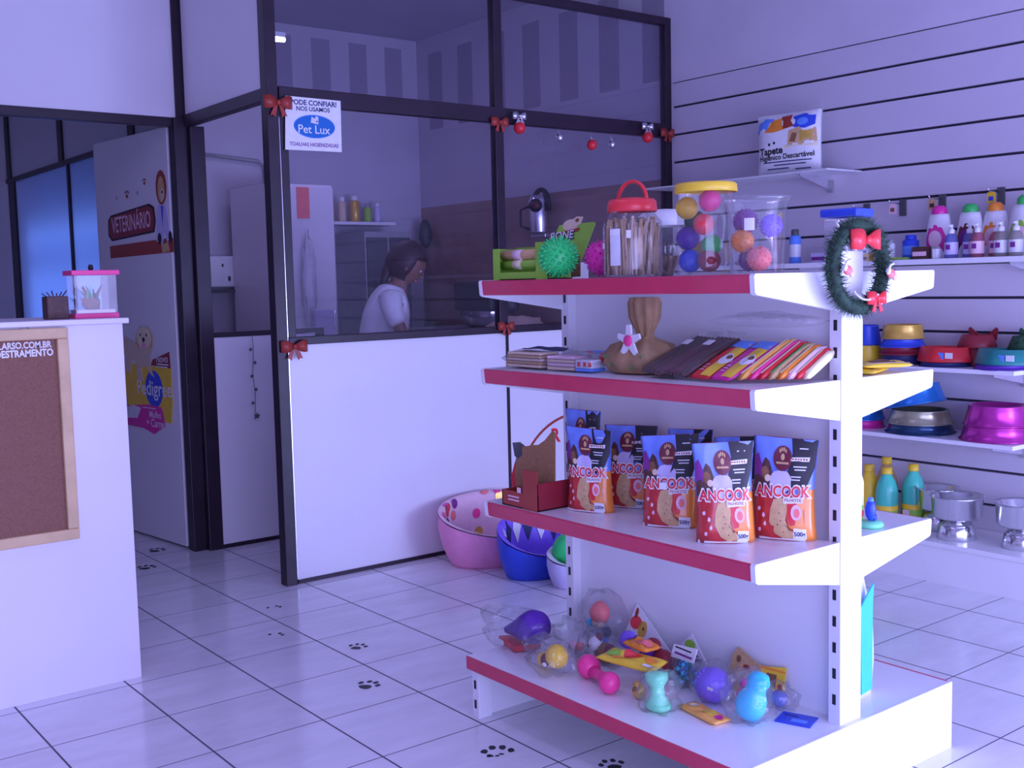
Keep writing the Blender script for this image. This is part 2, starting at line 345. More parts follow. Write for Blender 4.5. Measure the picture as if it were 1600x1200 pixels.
# ------------------------------------------------------------------ open door with its two stickers
DA = math.atan(.112)
d = MB().box(-.02, .018, .02, .845, .012, 2.092, 'white_panel', .002)
struct(d.build('door_1', None, (2.098, 5.345, 0), DA))
dv = Vector((-.112, 1, 0)).normalized(); dn = Vector((-1, -.112, 0)).normalized()
DO = Vector((2.098, 5.345, 0)) + dn * .021
# u runs away from the hinge (leftwards in view), so mirror it for prints
def door_map(y_from_hinge, z): return plane_map(DO + dv * y_from_hinge + Vector((0, 0, z)), -dv, (0, 0, 1))
f = door_map(.37, 1.645)
p = MB()
p.prism([(-.33, -.17), (.37, -.16), (.37, -.09), (-.33, -.105)], f, 0, .001, 'brown_red')
p.prism([(-.34, -.05), (-.30, -.08), (.18, -.055), (.20, .0), (.19, .07), (.14, .09), (-.30, .055), (-.335, .03)], f, 0, .0012, 'black')
p.prism([(-.33, -.045), (-.29, -.07), (.17, -.045), (.185, .0), (.175, .06), (.13, .08), (-.29, .047), (-.32, .025)], f, .0012, .002, 'dark_red')
p.text('VETERINÁRIO', f, -.07, .003, .115, 'pale_pink', .0026, .012, maxw=.44, rot=.03)
for x, y, r, mm in ((-.22, .14, .012, 'plum'), (-.10, .15, .03, 'brown_red'), (.02, .15, .013, 'plum'), (.10, .20, .024, 'brown_red')): p.paw(f, x, y, r, mm, .001)
# dog in a white coat
p.prism([(.20, -.10), (.22, .06), (.27, .10), (.32, .06), (.345, -.09), (.31, -.11), (.29, -.06), (.26, -.12)], f, 0, .0015, 'lavender')
p.poly(ring(.275, .16, .055, .085, 18), f, .002, 'brown_red'); p.poly(ring(.275, .15, .035, .065, 16), f, .0024, 'tan'); p.poly(ring(.285, .125, .025, .03, 12), f, .0028, 'beige'); p.poly(ring(.285, .137, .008, .008, 8), f, .0032, 'black')
p.prism([(.262, .07), (.275, -.03), (.288, .07)], f, .0016, .0022, 'blue'); p.poly(ring(.235, -.09, .02, .03, 10), f, .002, 'black'); p.poly(ring(.345, -.085, .018, .03, 10), f, .002, 'black')
p.prism([(.25, -.12), (.26, -.16), (.335, -.155), (.32, -.11)], f, .002, .0026, 'tan')
tag(p.build('veterinary_sticker'), 'vet sticker with red lettered banner and cartoon dog in a coat on the open door', 'sticker')
f0 = door_map(.30, .835); f = lambda x, y, h=0: f0(x * 1.12, y * 1.12, h); p = MB()
yel = [(-.35, .08), (.19, .065), (.19, -.09), (.17, -.185), (.11, -.18), (.09, -.12), (-.35, -.15)]
p.prism(yel, f, 0, .002, 'yellow'); p.prism([(.02, .10), (.18, .14), (.185, .065), (.0, .075)], f, .0001, .0022, 'dark_red')
p.prism([(-.30, -.13), (-.05, -.11), (.08, -.115), (.10, -.15), (.11, -.20), (.0, -.245), (-.10, -.225), (-.28, -.22)], f, .002, .003, 'magenta')
p.poly(ring(.02, -.035, .085, .085, 24), f, .0026, 'blue')
p.text('Pedigree', f, .02, -.035, .098, 'white', .0034, .012)
p.text('Novo', f, .11, .105, .05, 'white', .003, .01, rot=.05)
p.quad(.06, .17, .078, .084, f, .0026, 'white', 1); p.quad(.05, .16, .067, .072, f, .0026, 'white', 1)
p.text('Molho', f, .02, -.155, .045, 'white', .004, .01); p.text('Carne', f, .04, -.195, .052, 'white', .004, .012); p.text('de', f, -.055, -.19, .028, 'white', .004, .01); p.quad(-.10, .03, -.128, -.124, f, .0034, 'white', 1)
# golden dog printed on it
dg = [(-.36, .20), (-.24, .20), (-.14, .17), (-.13, .21), (-.09, .25), (-.01, .25), (.04, .21), (.03, .16), (.0, .12), (.0, .06), (.03, .02), (.0, .03), (-.05, .07), (-.09, .06), (-.08, .0), (-.14, .0), (-.14, .08), (-.18, .10), (-.21, .03), (-.26, .04), (-.25, .12), (-.36, .10)]
p.prism(dg, f, .003, .0045, 'beige'); p.poly(ring(-.05, .20, .075, .05, 14), f, .0048, 'cream'); p.poly(ring(-.055, .19, .014, .012, 8), f, .005, 'black'); p.poly(ring(-.055, .165, .022, .014, 8), f, .005, 'pink')
p.poly(ring(-.085, .212, .007, .008, 8), f, .005, 'black'); p.poly(ring(-.025, .212, .007, .008, 8), f, .005, 'black'); p.poly(ring(-.11, .19, .018, .04, 10), f, .0046, 'tan'); p.poly(ring(.015, .19, .016, .04, 10), f, .0046, 'tan')
p.prism([(-.36, -.16), (-.20, -.12), (-.12, -.13), (-.16, -.18), (-.32, -.19)], f, .003, .0042, 'pale_film')
tag(p.build('dog_food_sign'), 'yellow die-cut dog food sign with golden dog on the open door beside the counter', 'sign')

# ------------------------------------------------------------------ counter with cork board
k = thing('counter', 'white reception counter with overhanging top at the left of the shop', 'counter', (.2, 3.67, 0))
MB().box(-1.4, 1.042, 0, .50, 0, 1.195, 'white_panel', .002).build('body', k)
MB().box(-1.42, 1.058, -.018, .52, 1.195, 1.213, 'white_panel', .003).build('worktop', k)
k = thing('notice_board', 'cork notice board in a pale wooden frame hung on the counter front', 'notice board', (.62, 3.668, .855))
f = plane_map((0, 0, 0), (1, 0, 0), (0, 0, 1))
MB().box(-.60, .41, -.012, -.003, -.31, .30, 'cork').build('cork_panel', k)
fr = MB()
for a in (((-.63, .44), (-.345, -.31)), ((-.63, .44), (.30, .335)), ((-.63, -.60), (-.31, .30)), ((.405, .44), (-.31, .30))):
    fr.box(a[0][0], a[0][1], -.026, -.001, a[1][0], a[1][1], 'light_wood', .004)
fr.build('frame', k)
MB().tube([(.30, -.008, .33), (.315, -.01, .352), (.33, -.008, .33)], .0015, 'silver').build('hook', k)
tx = MB(); g = lambda x, y, h=0: Vector((x, -.0125 - h, y))
tx.text('WWW.VILLARSO.COM.BR', g, .258, .283, .028, 'white', .001, .035, maxw=.265); tx.text('ADESTRAMENTO', g, .300, .258, .030, 'white', .001, .04, maxw=.19)
tx.build('lettering', k)
# small tank and brown pot on the counter
k = thing('pet_tank', 'small clear tank with pink lid and plant scene standing on the white counter', 'tank', (1.19, 3.80, 1.213))
MB().box(-.072, .072, -.045, .045, 0, .016, 'hot_pink', .002).build('base', k)
MB().box(-.078, .078, -.05, .05, .142, .158, 'hot_pink', .002).build('lid', k)
MB().lathe([(.0, .158), (.007, .158), (.009, .168), (.006, .177), (0, .178)], 'black', 16).build('knob', k)
t = MB(); t.box(-.068, .068, -.042, .042, .016, .142, 'clear_plastic'); t.build('tank', k)
MB().box(-.062, .062, -.036, .036, .017, .028, 'white').build('gravel', k)
pl = MB(); r = random.Random(3)
for i in range(16):
    a = r.uniform(0, 2 * PI); l = r.uniform(.04, .085); x = r.uniform(-.02, .02)
    pl.tube([(x, 0, .026), (x + .012 * math.cos(a), .006 * math.sin(a), .026 + l * .6), (x + .035 * math.cos(a), .02 * math.sin(a), .026 + l)], .005, r.choice(['green', 'brown', 'dark_green', 'brown_red']), 6, [.8, 1.2, .3])
pl.ball((-.005, 0, .05), .028, 'brown', 1.1, .7, .9, 12, lambda d: 1 + .2 * noise.noise(d * 3)); pl.build('plant', k)
k = thing('pen_pot', 'dark brown pot of sticks standing on the counter left of the pink-lidded tank', 'pot', (1.070, 3.80, 1.213))
MB().box(-.034, .034, -.03, .03, 0, .075, 'dark_brown', .003).build('pot', k)
s = MB()
for i in range(6): s.tube([(-.02 + i * .008, 0, .07), (-.04 + i * .016, .005, .085 + .004 * (i % 3))], .002, 'dark_brown', 6)
s.build('sticks', k)
# ================================================================== GONDOLA
GY0, GY1 = 1.624, 2.655
G = thing('gondola_shelf', 'white double-sided gondola shelf with red price strips in the middle of the shop', 'shelf unit', (2.31, 0, 0))
def upright(y0, y1):
    b = MB()
    b.box(-.043, .043, y0, y1, 0, 1.357, 'shelf_white', .002)
    for sx in (-1, 1):
        z = .235
        while z < 1.34:
            b.box(sx * .0432 - .0006, sx * .0432 + .0006, (y0 + y1) / 2 - .005, (y0 + y1) / 2 + .005, z, z + .026, 'black'); z += .0665
    return b
upright(GY0 - .004, GY0 + .032).build('upright', G); upright(GY1 - .036, GY1).build('upright', G)
MB().box(-.012, .012, GY0 + .032, GY1 - .036, .186, 1.30, 'shelf_white').build('back_panel', G)
def price_strip(par, x, zt, h, side):
    b = MB(); s_ = side
    pr = [(0, 0), (-.004 * 1, 0), (-.007, -.004), (-.003, -h + .002), (0, -h)]
    b.prism([(s_ * (x + .0 - q[0]) if 0 else s_ * (x - q[0]), q[1]) for q in pr], lambda u, v, hh: Vector((u, hh, zt + v)), GY0 + .002, GY1 - .002, 'red_strip')
    b.build('price_strip', par)
def shelf_level(zt, side, zb):
    d = MB(); x0, x1 = (.045, .352) if side > 0 else (-.352, -.045)
    d.box(x0, x1, GY0 + .006, GY1 - .006, zt - .028, zt, 'shelf_white', .0015)
    o = d.build('shelf', G); price_strip(o, .352, zt, .043, side)
    for y in (GY0 - .001, GY1 - .013):
        b = MB(); b.prism([(side * .044, zt + .001), (side * .356, zt + .001), (side * .360, zt - .004), (side * .357, zt - .042), (side * .350, zt - .047), (side * .044, zb)], lambda u, v, h: Vector((u, h, v)), y, y + .014, 'shelf_white')
        b.build('bracket', o)
for zt, zb in ((1.306, 1.212), (1.046, .948), (.647, .542)):
    for side in (-1, 1): shelf_level(zt, side, zb)
ZB = .186
o = MB().box(-.430, .432, GY0 - .012, GY1 + .012, ZB - .028, ZB, 'shelf_white', .0015).build('base_deck', G)
for side in (-1, 1): 
    b = MB(); x = side * .436
    b.box(min(x, x - side * .006), max(x, x - side * .006), GY0 - .008, GY1 + .008, ZB - .038, ZB + .001, 'red_strip', .001); b.build('price_strip', o)
MB().box(-.428, .438, GY0 - .022, GY0 - .012, .0, ZB + .001, 'shelf_white', .002).build('end_panel', o)
MB().box(-.375, .375, GY1 - .02, GY1 - .008, .0, ZB - .028, 'shelf_white').build('end_panel', o)
for side in (-1, 1):
    for y in (GY0 + .03, GY1 - .035):
        b = MB(); xa, xb = sorted((side * .425, side * .375)); b.box(xa, xb, y, y + .03, 0, ZB - .028, 'shelf_white', .001)
        for z in (.03, .09): b.box(side * .4255 - .0006, side * .4255 + .0006, y + .010, y + .020, z, z + .026, 'black')
        b.build('foot', o)

# ------------------------------------------------------------------ wreath on the near upright
k = thing('wreath', 'dark green pine wreath with red bows hung on the end upright of the gondola', 'wreath', (2.275, GY0 - .044, 1.318))
b = MB(); r = random.Random(11)
R0 = .098
b.tube([(R0 * math.cos(a) * 1.02, 0, R0 * math.sin(a)) for a in [2 * PI * i / 30 for i in range(31)]], .016, 'foliage', 8)
for i in range(2200):
    a = r.uniform(0, 2 * PI); t = r.uniform(0, 2 * PI); l = r.uniform(.012, .030)
    c = Vector((R0 * math.cos(a), 0, R0 * math.sin(a))); e = Vector((math.cos(a), 0, math.sin(a)))
    dd = (e * math.cos(t) + Vector((0, 1, 0)) * math.sin(t) * .55).normalized(); tg = Vector((-math.sin(a), 0, math.cos(a)))
    p0 = c + dd * .009; p1 = p0 + (dd + tg * r.uniform(-.5, .9)).normalized() * l; wd = tg * .0016
    b.add([p0 - wd, p0 + wd, p1], [(0, 1, 2)], r.choice(['foliage', 'foliage', 'dark_green']))
b.keep = True; b.build('pine_ring', k)
def bow_mesh(s, m, seed=0, tails=True):
    b = MB(); r = random.Random(seed)
    for sg in (-1, 1):
        vs = []; fs = []; n = 9
        for i in range(n):
            t = i / (n - 1); x = sg * s * (t * 1.0); hh = s * (.14 + .42 * math.sin(min(1, t * 1.1) * PI * .62)); y = -s * .25 * math.sin(t * PI)
            x *= 1.25; vs += [(x, y, hh), (x, y, -hh * .9), (x, y * .1 + .12 * s * t, -hh * .85), (x, y * .1 + .12 * s * t, hh * .95)]
        for i in range(n - 1):
            for q in range(4): a = i * 4 + q; c = i * 4 + (q + 1) % 4; fs.append((a, c, c + 4, a + 4))
        fs += [(0, 1, 2, 3), tuple((n - 1) * 4 + q for q in range(4))]
        b.add(vs, fs, m, True)
        if tails: b.prism([(0, 0), (sg * s * .25, 0), (sg * s * (.75), -s * 1.05), (sg * s * .5, -s * 1.0), (sg * s * .32, -s * 1.18)], lambda u, v, h: Vector((u, h, v)), -.04 * s, .04 * s, m)
    b.ball((0, -.1 * s, 0), s * .2, m, 1, .8, 1.1, 10)
    return b
o = bow_mesh(.046, 'bright_red', 1, False).build('bow', k, (.0, -.022, .062)); o['label'] = 'large red bow at the top'
o = bow_mesh(.030, 'bright_red', 2).build('bow', k, (.042, -.024, -.075)); o['label'] = 'small red bow at the bottom'
for x, z in ((-.078, -.008), (.094, -.018)):
    b = MB(); b.ball((x, -.026, z), .013, 'salmon', 1.1, .6, .9, 10).ball((x + .012, -.028, z - .008), .009, 'pale_pink', 1, .6, 1, 8).ball((x - .012, -.027, z + .006), .009, 'white', 1, .6, 1, 8)
    b.tube([(x - .02, -.03, z + .002), (x - .012, -.032, z + .02), (x + .004, -.03, z + .024)], .003, 'white', 6)
    b.build('angel_figure', k)
b = MB()
for i in range(16): a = -2.3 + i * .085; b.ball((.078 * math.cos(a), -.026, .078 * math.sin(a)), .003, 'white', n=6)
b.build('bead_string', k)

# ================================================================== TOP SHELF
Z1 = 1.3065; FR = 'things on the front of the top shelf'
def up_map(o=(0, 0, 0), rz=0, tilt=0):   # vertical print surface facing -Y in local space
    R = Matrix.Rotation(rz, 3, 'Z') @ Matrix.Rotation(tilt, 3, 'X'); o = Vector(o)
    return plane_map(o, R @ Vector((1, 0, 0)), R @ Vector((0, 0, 1)))
RZF = -PI / 2 + .42  # products turned from the aisle a little towards the viewer
# green carton with two rolls
k = thing('treat_box', 'open green carton holding two wrapped treat rolls at the far end of the top shelf', 'box', (2.045, 2.522, Z1), -PI / 2)
b = MB(); b.box(-.125, .125, -.045, .045, 0, .003, 'lime').box(-.125, .125, .042, .045, 0, .096, 'lime').box(-.125, -.122, -.045, .045, 0, .092, 'lime').box(.075, .125, -.047, .045, 0, .104, 'lime').box(-.125, .125, -.045, -.042, 0, .022, 'lime').box(-.125, -.095, -.046, -.043, 0, .092, 'lime')
b.build('carton', k)
for z, mm in ((.044, 'lime'), (.073, 'tan')):
    b = MB(); b.tube([(-.118, -.012, z), (.072, -.012, z)], .0145, mm, 14); b.tube([(-.06, -.012, z), (-.02, -.012, z)], .0149, 'pale_pink' if mm == 'tan' else 'cream', 14); b.build('treat_roll', k)
# display card with tilted flap
k = thing('bone_display_card', 'green BONE display card leaning behind the green spiky ball', 'display card', (2.15, 2.525, Z1), -PI / 2 + .15)
b = MB(); f = up_map((0, 0, 0), 0, -.28)
b.prism([(-.085, .005), (.06, .005), (.105, .165), (.098, .170), (-.035, .167)], f, -.002, 0, 'lime')
b.poly(ring(.010, .165, .030, .018, 14), f, .001, 'beige'); b.prism([(.0, .17), (.03, .19), (.055, .188), (.05, .165), (.02, .158)], f, .001, .002, 'beige'); b.poly(ring(.035, .178, .008, .006, 8), f, .003, 'brown')
b.prism([(-.02, .145), (.05, .155), (.045, .145), (-.015, .14)], f, .0015, .0025, 'brown_red')
b.text('BONE', f, -.012, .130, .034, 'navy', .0032, .035, rot=.06); b.text('BONE', f, -.014, .132, .034, 'white', .0042, .01, rot=.06)
b.box(-.02, .085, -.004, -.001, .005, .07, 'brown'); b.build('card', k)
def spiky_ball(r, m, n=60, spike=.22, w=.16, seed=0):
    b = MB(); b.ball((0, 0, r), r, m, n=28)
    g = PI * (3 - math.sqrt(5))
    for i in range(n):
        z = 1 - 2 * (i + .5) / n; q = math.sqrt(1 - z * z); d = Vector((q * math.cos(g * i), q * math.sin(g * i), z)); p0 = Vector((0, 0, r)) + d * r * .96
        b.lathe([(r * w, 0), (r * w * .55, r * spike * .5), (r * w * .2, r * spike)], m, 7, c=p0, ax=d)
    return b
o = spiky_ball(.050, 'emerald', 110, .24, .11).build('spiky_ball', None, (2.000, 2.350, Z1 + .010)); tag(o, 'big bright green spiky rubber ball on the front of the top shelf', 'ball')
o = spiky_ball(.046, 'magenta', 90, .2, .1).build('spiky_ball', None, (2.085, 2.262, Z1 + .008)); tag(o, 'dark pink spiky rubber ball half hidden behind the red-lidded jar', 'ball')
# red lidded jar with sticks
k = thing('treat_jar', 'clear jar with red handled lid packed with thin rawhide sticks on the top shelf', 'jar', (2.075, 2.135, Z1), -PI / 2)
b = MB(); b.lathe([(.068, .001), (.077, .006), (.079, .02), (.079, .125), (.076, .145), (.060, .165), (.058, .175)], 'clear_plastic', 40, cap=False); b.build('jar_body', k)
b = MB(); b.lathe([(0, .206), (.030, .207), (.058, .203), (.064, .196), (.066, .172), (.064, .170)], 'bright_red', 36, cap=False); b.build('lid', k)
b = MB(); b.tube([(.054 * math.cos(a), 0, .198 + .052 * math.sin(a)) for a in [PI * i / 16 for i in range(17)]], .005, 'bright_red', 8); b.build('handle', k)
b = MB(); r = random.Random(5)
for i in range(190):
    a = r.uniform(0, 2 * PI); q = .069 * math.sqrt(r.random()); x, y = q * math.cos(a), q * math.sin(a); dx, dy = r.uniform(-.03, .03), r.uniform(-.03, .03)
    x1, y1 = x + dx, y + dy; l = math.hypot(x1, y1)
    if l > .069: x1 *= .069 / l; y1 *= .069 / l
    b.tube([(x, y, .006), (x1, y1, r.uniform(.125, .158))], .0038, r.choice(['tan', 'beige', 'tan', 'brown', 'beige']), 6)
o = b.build('rawhide_sticks', k); o['kind'] = 'stuff'
cyl = lambda R: (lambda x, y, h=0: Vector(((R + h) * math.sin(x / R), -(R + h) * math.cos(x / R), y)))
b = MB(); f = cyl(.0797); b.quad(-.0, .032, .03, .125, f, .0006, 'pale_film'); b.quad(-.045, -.026, .075, .09, f, .0006, 'white'); b.quad(.0, .030, .108, .122, f, .001, 'white'); b.quad(.048, .060, .10, .12, f, .001, 'white')
b.build('price_label', k)
# yellow lidded jar with rubber balls
def ball_jar(name, label, loc, prof, lidm, lid, balls, extra=None, group=None):
    k = thing(name, label, 'jar', loc, -PI / 2)
    MB().lathe(prof, 'clear_plastic', 40, cap=False).build('jar_body', k)
    if lid: MB().lathe(lid, lidm, 40, cap=False).build('lid', k)
    return k
k = ball_jar('ball_jar', 'tall clear jar with yellow lid full of smooth coloured balls on the top shelf', (2.085, 1.886, Z1), [(.062, .001), (.069, .006), (.071, .02), (.070, .19), (.068, .205)], 'yellow', [(0, .226), (.071, .225), (.076, .220), (.077, .204), (.075, .202)], None)
def loose_ball(k, x, y, z, r, m, label, spiky=False, grp='rubber balls in the yellow-lidded jar'):
    kx = k.location.x + (x * math.cos(k.rotation_euler.z) - y * math.sin(k.rotation_euler.z)); ky = k.location.y + (x * math.sin(k.rotation_euler.z) + y * math.cos(k.rotation_euler.z))
    b = spiky_ball(r, m, 70, .14, .1) if spiky else MB().ball((0, 0, r), r, m, n=24)
    o = b.build('toy_ball' if not spiky else 'spiky_ball', None, (kx, ky, k.location.z + z)); tag(o, label, 'ball', grp)
for x, y, z, r, m, l in ((-.038, -.034, .135, .030, 'yellow', 'yellow ball high up in the yellow-lidded jar'), (.036, -.022, .150, .029, 'hot_pink', 'hot pink ball at the top of the yellow-lidded jar'),
                       (.030, -.040, .094, .028, 'bright_red', 'bright red ball in the middle of the yellow-lidded jar'), (-.046, .005, .105, .029, 'dark_green', 'dark green ball behind the yellow one in the jar'),
                       (-.036, -.034, .060, .031, 'purple', 'dark purple ball at mid height in the yellow-lidded jar'), (-.026, -.036, .004, .031, 'blue', 'blue ball at the bottom left of the yellow-lidded jar'),
                       (.040, -.030, .004, .030, 'dark_red', 'dark red ball at the bottom right of the yellow-lidded jar'), (.040, -.020, .045, .027, 'green', 'green ball under the bright red one in the jar'), (-.040, .030, .030, .029, 'yellow', 'yellow ball low at the back of the yellow-lidded jar')):
    loose_ball(k, x * .88, y * .92, z + .003, r * .93, m, l)
k = ball_jar('ball_jar', 'tapered clear tub without lid holding spiky balls beside the near end of the top shelf', (2.080, 1.722, Z1), [(.058, .001), (.062, .005), (.070, .165), (.079, .172), (.079, .180), (.076, .180)], None, None, None)
MB().quad(.018, .042, .10, .128, cyl(.0685), .001, 'white').quad(.012, .05, .03, .16, cyl(.0685), .0004, 'clear_plastic').build('price_label', k)
for x, y, z, r, m, l in ((-.030, -.012, .092, .033, 'plum', 'dark plum spiky ball at the top of the tapered tub'), (-.022, -.036, .048, .030, 'orange', 'orange spiky ball in the middle of the tapered tub'),
                       (.030, -.028, .004, .032, 'salmon', 'salmon pink spiky ball at the bottom of the tapered tub'), (-.033, .010, .004, .031, 'plum', 'plum spiky ball at the bottom left of the tapered tub'), (.034, .018, .082, .030, 'violet', 'violet spiky ball at the back of the tapered tub')):
    loose_ball(k, x * .85, y * .85, z + .003, r * .88, m, l, True, 'spiky balls in the tapered tub')
# jars on the back side of the top shelf
k = thing('treat_jar', 'clear tub with white lid standing behind the two front jars of the top shelf', 'jar', (2.47, 2.40, Z1))
MB().lathe([(.075, .001), (.080, .006), (.080, .15), (.076, .155)], 'clear_plastic', 32, cap=False).build('jar_body', k); MB().lathe([(0, .205), (.06, .200), (.084, .180), (.085, .155), (.083, .152)], 'white', 32, cap=False).build('lid', k)
b = MB()
for i in range(14): r = random.Random(i); b.tube([(r.uniform(-.05, .05), r.uniform(-.05, .05), .005), (r.uniform(-.05, .05), r.uniform(-.05, .05), .06)], .006, 'brown', 6)
o = b.build('biscuits', k); o['kind'] = 'stuff'
k = thing('treat_jar', 'tall clear square jar with blue lid standing behind the wreath', 'jar', (2.49, 1.765, Z1), .2)
b = MB(); b.box(-.048, .048, -.044, .044, .001, .142, 'clear_plastic', .008).build('jar_body', k); MB().box(-.055, .055, -.050, .050, .142, .163, 'blue', .004).build('lid', k)
MB().box(-.030, .008, -.0465, -.0445, .06, .135, 'white').build('price_label', k)
b = MB(); 
for i in range(12): r = random.Random(i + 40); b.tube([(r.uniform(-.036, .036), r.uniform(-.030, .030), .01), (r.uniform(-.036, .036), r.uniform(-.035, .035), .09)], .007, r.choice(['white', 'pale_film']), 6)
o = b.build('chew_sticks', k); o['kind'] = 'stuff'

# ================================================================== SECOND SHELF
Z2 = 1.0465
def wavy_pack(w, d, h, m, seed=0, n=14, amp=.006):   # soft flat packet, local x width, y depth
    def fn(u, v, top):
        e = max(0, 1 - abs(2 * u - 1) ** 4) * max(0, 1 - abs(2 * v - 1) ** 4)
        nz = noise.noise(Vector((u * 4, v * 4, seed))) * amp
        return Vector(((u - .5) * w, (v - .5) * d, h * .5 + (1 if top else -1) * (h * .5) * e ** .5 + (nz * e if top else 0)))
    vs = [fn(i / n, j / n, True) for j in range(n + 1) for i in range(n + 1)] + [fn(i / n, j / n, False) for j in range(n + 1) for i in range(n + 1)]
    q = (n + 1) ** 2; fs = []
    for j in range(n):
        for i in range(n): a = j * (n + 1) + i; fs += [(a, a + 1, a + n + 2, a + n + 1), (q + a, q + a + n + 1, q + a + n + 2, q + a + 1)]
    b = MB(); b.add(vs, fs, m, True); b.top = lambda x, y, hh=0: fn(x / w + .5, y / d + .5, True) + Vector((0, 0, hh + .0005))
    return b
k = thing('biscuit_pack', 'clear pack of pale biscuits with navy top at the far end of the second shelf', 'packet', (2.095, 2.54, Z2), -PI / 2)
b = wavy_pack(.185, .17, .058, 'clear_plastic', 2); b.poly(ring(0, .01, .08, .062, 24), b.top, .001, 'navy', 5); b.build('wrapper', k)
for i in range(5): 
    o = MB().box(-.085 + .003 * i, .08, -.076, -.005, .006 + i * .009, .0135 + i * .009, 'tan' if i % 2 else 'beige', .002).build('biscuit', k)
k = thing('biscuit_pack', 'clear pack of pink wafers with red dots and blue bottom beside the pale pack', 'packet', (2.10, 2.352, Z2), -PI / 2 + .10)
b = wavy_pack(.18, .17, .052, 'clear_plastic', 5); T = b.top
b.quad(-.02, .05, -.01, .04, T, .001, 'sky_blue', 4)
for x, y in ((.03, -.02), (.06, .0), (.075, .04), (.02, .05), (.085, -.03)): b.poly(ring(x, y, .009, .009, 10), T, .0015, 'red', 2)
b.build('wrapper', k)
for i in range(4): MB().box(-.085, .02, -.074, .0, .005 + i * .010, .0135 + i * .010, 'pale_pink' if i % 2 else 'beige', .002).build('biscuit', k)
b = MB(); b.box(.025, .088, -.076, -.02, .004, .012, 'sky_blue', .002).box(.025, .086, -.075, -.02, .012, .036, 'pale_film', .003)
for x in (.04, .062, .08): b.box(x - .005, x + .005, -.077, -.0745, .018, .030, 'red')
b.build('wafer_stack', k)
# brown gift bag tied with a flower
k = thing('gift_bag', 'brown gathered wrapping bag tied with a white and pink flower on the second shelf', 'bag', (2.135, 2.165, Z2), -PI / 2)
b = MB(); n, mrings = 40, []
prof = [(.02, .0), (.095, .004), (.112, .03), (.106, .055), (.078, .078), (.040, .092), (.024, .102), (.030, .118), (.046, .15), (.050, .19), (.044, .205)]
vs = []; fs = []
for j, (rr, z) in enumerate(prof):
    for i in range(n):
        a = 2 * PI * i / n; q = rr * (1 + .20 * math.sin(a * 8 + j * .35) * (1 if 3 < j else .3) + .12 * noise.noise(Vector((math.cos(a) * 2, math.sin(a) * 2, z * 9))))
        vs.append((q * math.cos(a) + (.012 if z > .1 else 0), q * math.sin(a) * (.78 if j < 6 else .5), z))
for j in range(len(prof) - 1): fs += [(j * n + i, j * n + (i + 1) % n, (j + 1) * n + (i + 1) % n, (j + 1) * n + i) for i in range(n)]
b.add(vs, fs, 'kraft', True); b.build('wrapping', k)
b = MB(); r = random.Random(8)
for cx, cz in ((-.055, .052), (.075, .058), (-.03, .03), (.04, .025)):
    for q in range(6):
        a = PI * (.1 + .8 * q / 5); yy = -.080 - .006 * math.cos(cx * 20); l = .026
        b.add([(cx, yy - .004, cz - .01), (cx + .004, yy - .006, cz - .01), (cx + l * math.cos(a), yy + .004, cz - .01 + l * math.sin(a))], [(0, 1, 2)], 'green')
b.build('leaf_print', k)
b = MB(); 
for q in range(5):
    a = PI / 2 + q * 2 * PI / 5; b.prism([(0, 0), (.016 * math.cos(a - .6), .016 * math.sin(a - .6)), (.036 * math.cos(a - .16), .036 * math.sin(a - .16)), (.036 * math.cos(a + .16), .036 * math.sin(a + .16)), (.016 * math.cos(a + .6), .016 * math.sin(a + .6))], lambda u, v, h: Vector((u, -h, v)), 0, .006, 'white')
b.ball((0, -.008, 0), .013, 'hot_pink', 1, .5, 1, 12); o = b.build('flower', k, (.030, -.074, .092)); o.scale = (1.2, 1, 1.2)
# leaning packets: local x along the shelf, local y up the lean
LEAN = math.atan2(.098, .215)
def lean_thing(name, label, cat, x, y, skew=0, lean=LEAN, group=None, z=Z2):
    R = Matrix.Rotation(-PI / 2, 4, 'Z') @ Matrix.Rotation(lean, 4, 'X') @ Matrix.Rotation(skew, 4, 'Z')
    k = thing(name, label, cat, (x, y, z), group=group); k.rotation_euler = R.to_euler(); return k
for i, (y, lab, sk) in enumerate(((2.025, 'bag of dark brown chew strips leaning beside the brown gift bag', .12), (1.945, 'bag of dark brown chew strips leaning against the pink and orange packet', .08))):
    k = lean_thing('chew_strip_bag', lab, 'packet', 2.03, y, -sk)
    b = MB(); r = random.Random(20 + i)
    for s_ in range(6): x = -.036 + s_ * .014; b.tube([(x, .01, .009 + r.uniform(0, .006)), (x + .004, .11, .012 + r.uniform(0, .006)), (x + .006, .205, .010)], .0068, r.choice(['dark_brown', 'dark_brown', 'maroon']), 7)
    b.build('chew_strips', k)
    b = wavy_pack(.084, .24, .030, 'thin_film', i + 7); [setattr(v, 'y', v.y + .118) for v in b.v]; b.build('wrapper', k)
    MB().box(-.012, .014, .13, .155, .033, .0336, 'white').build('price_label', k)
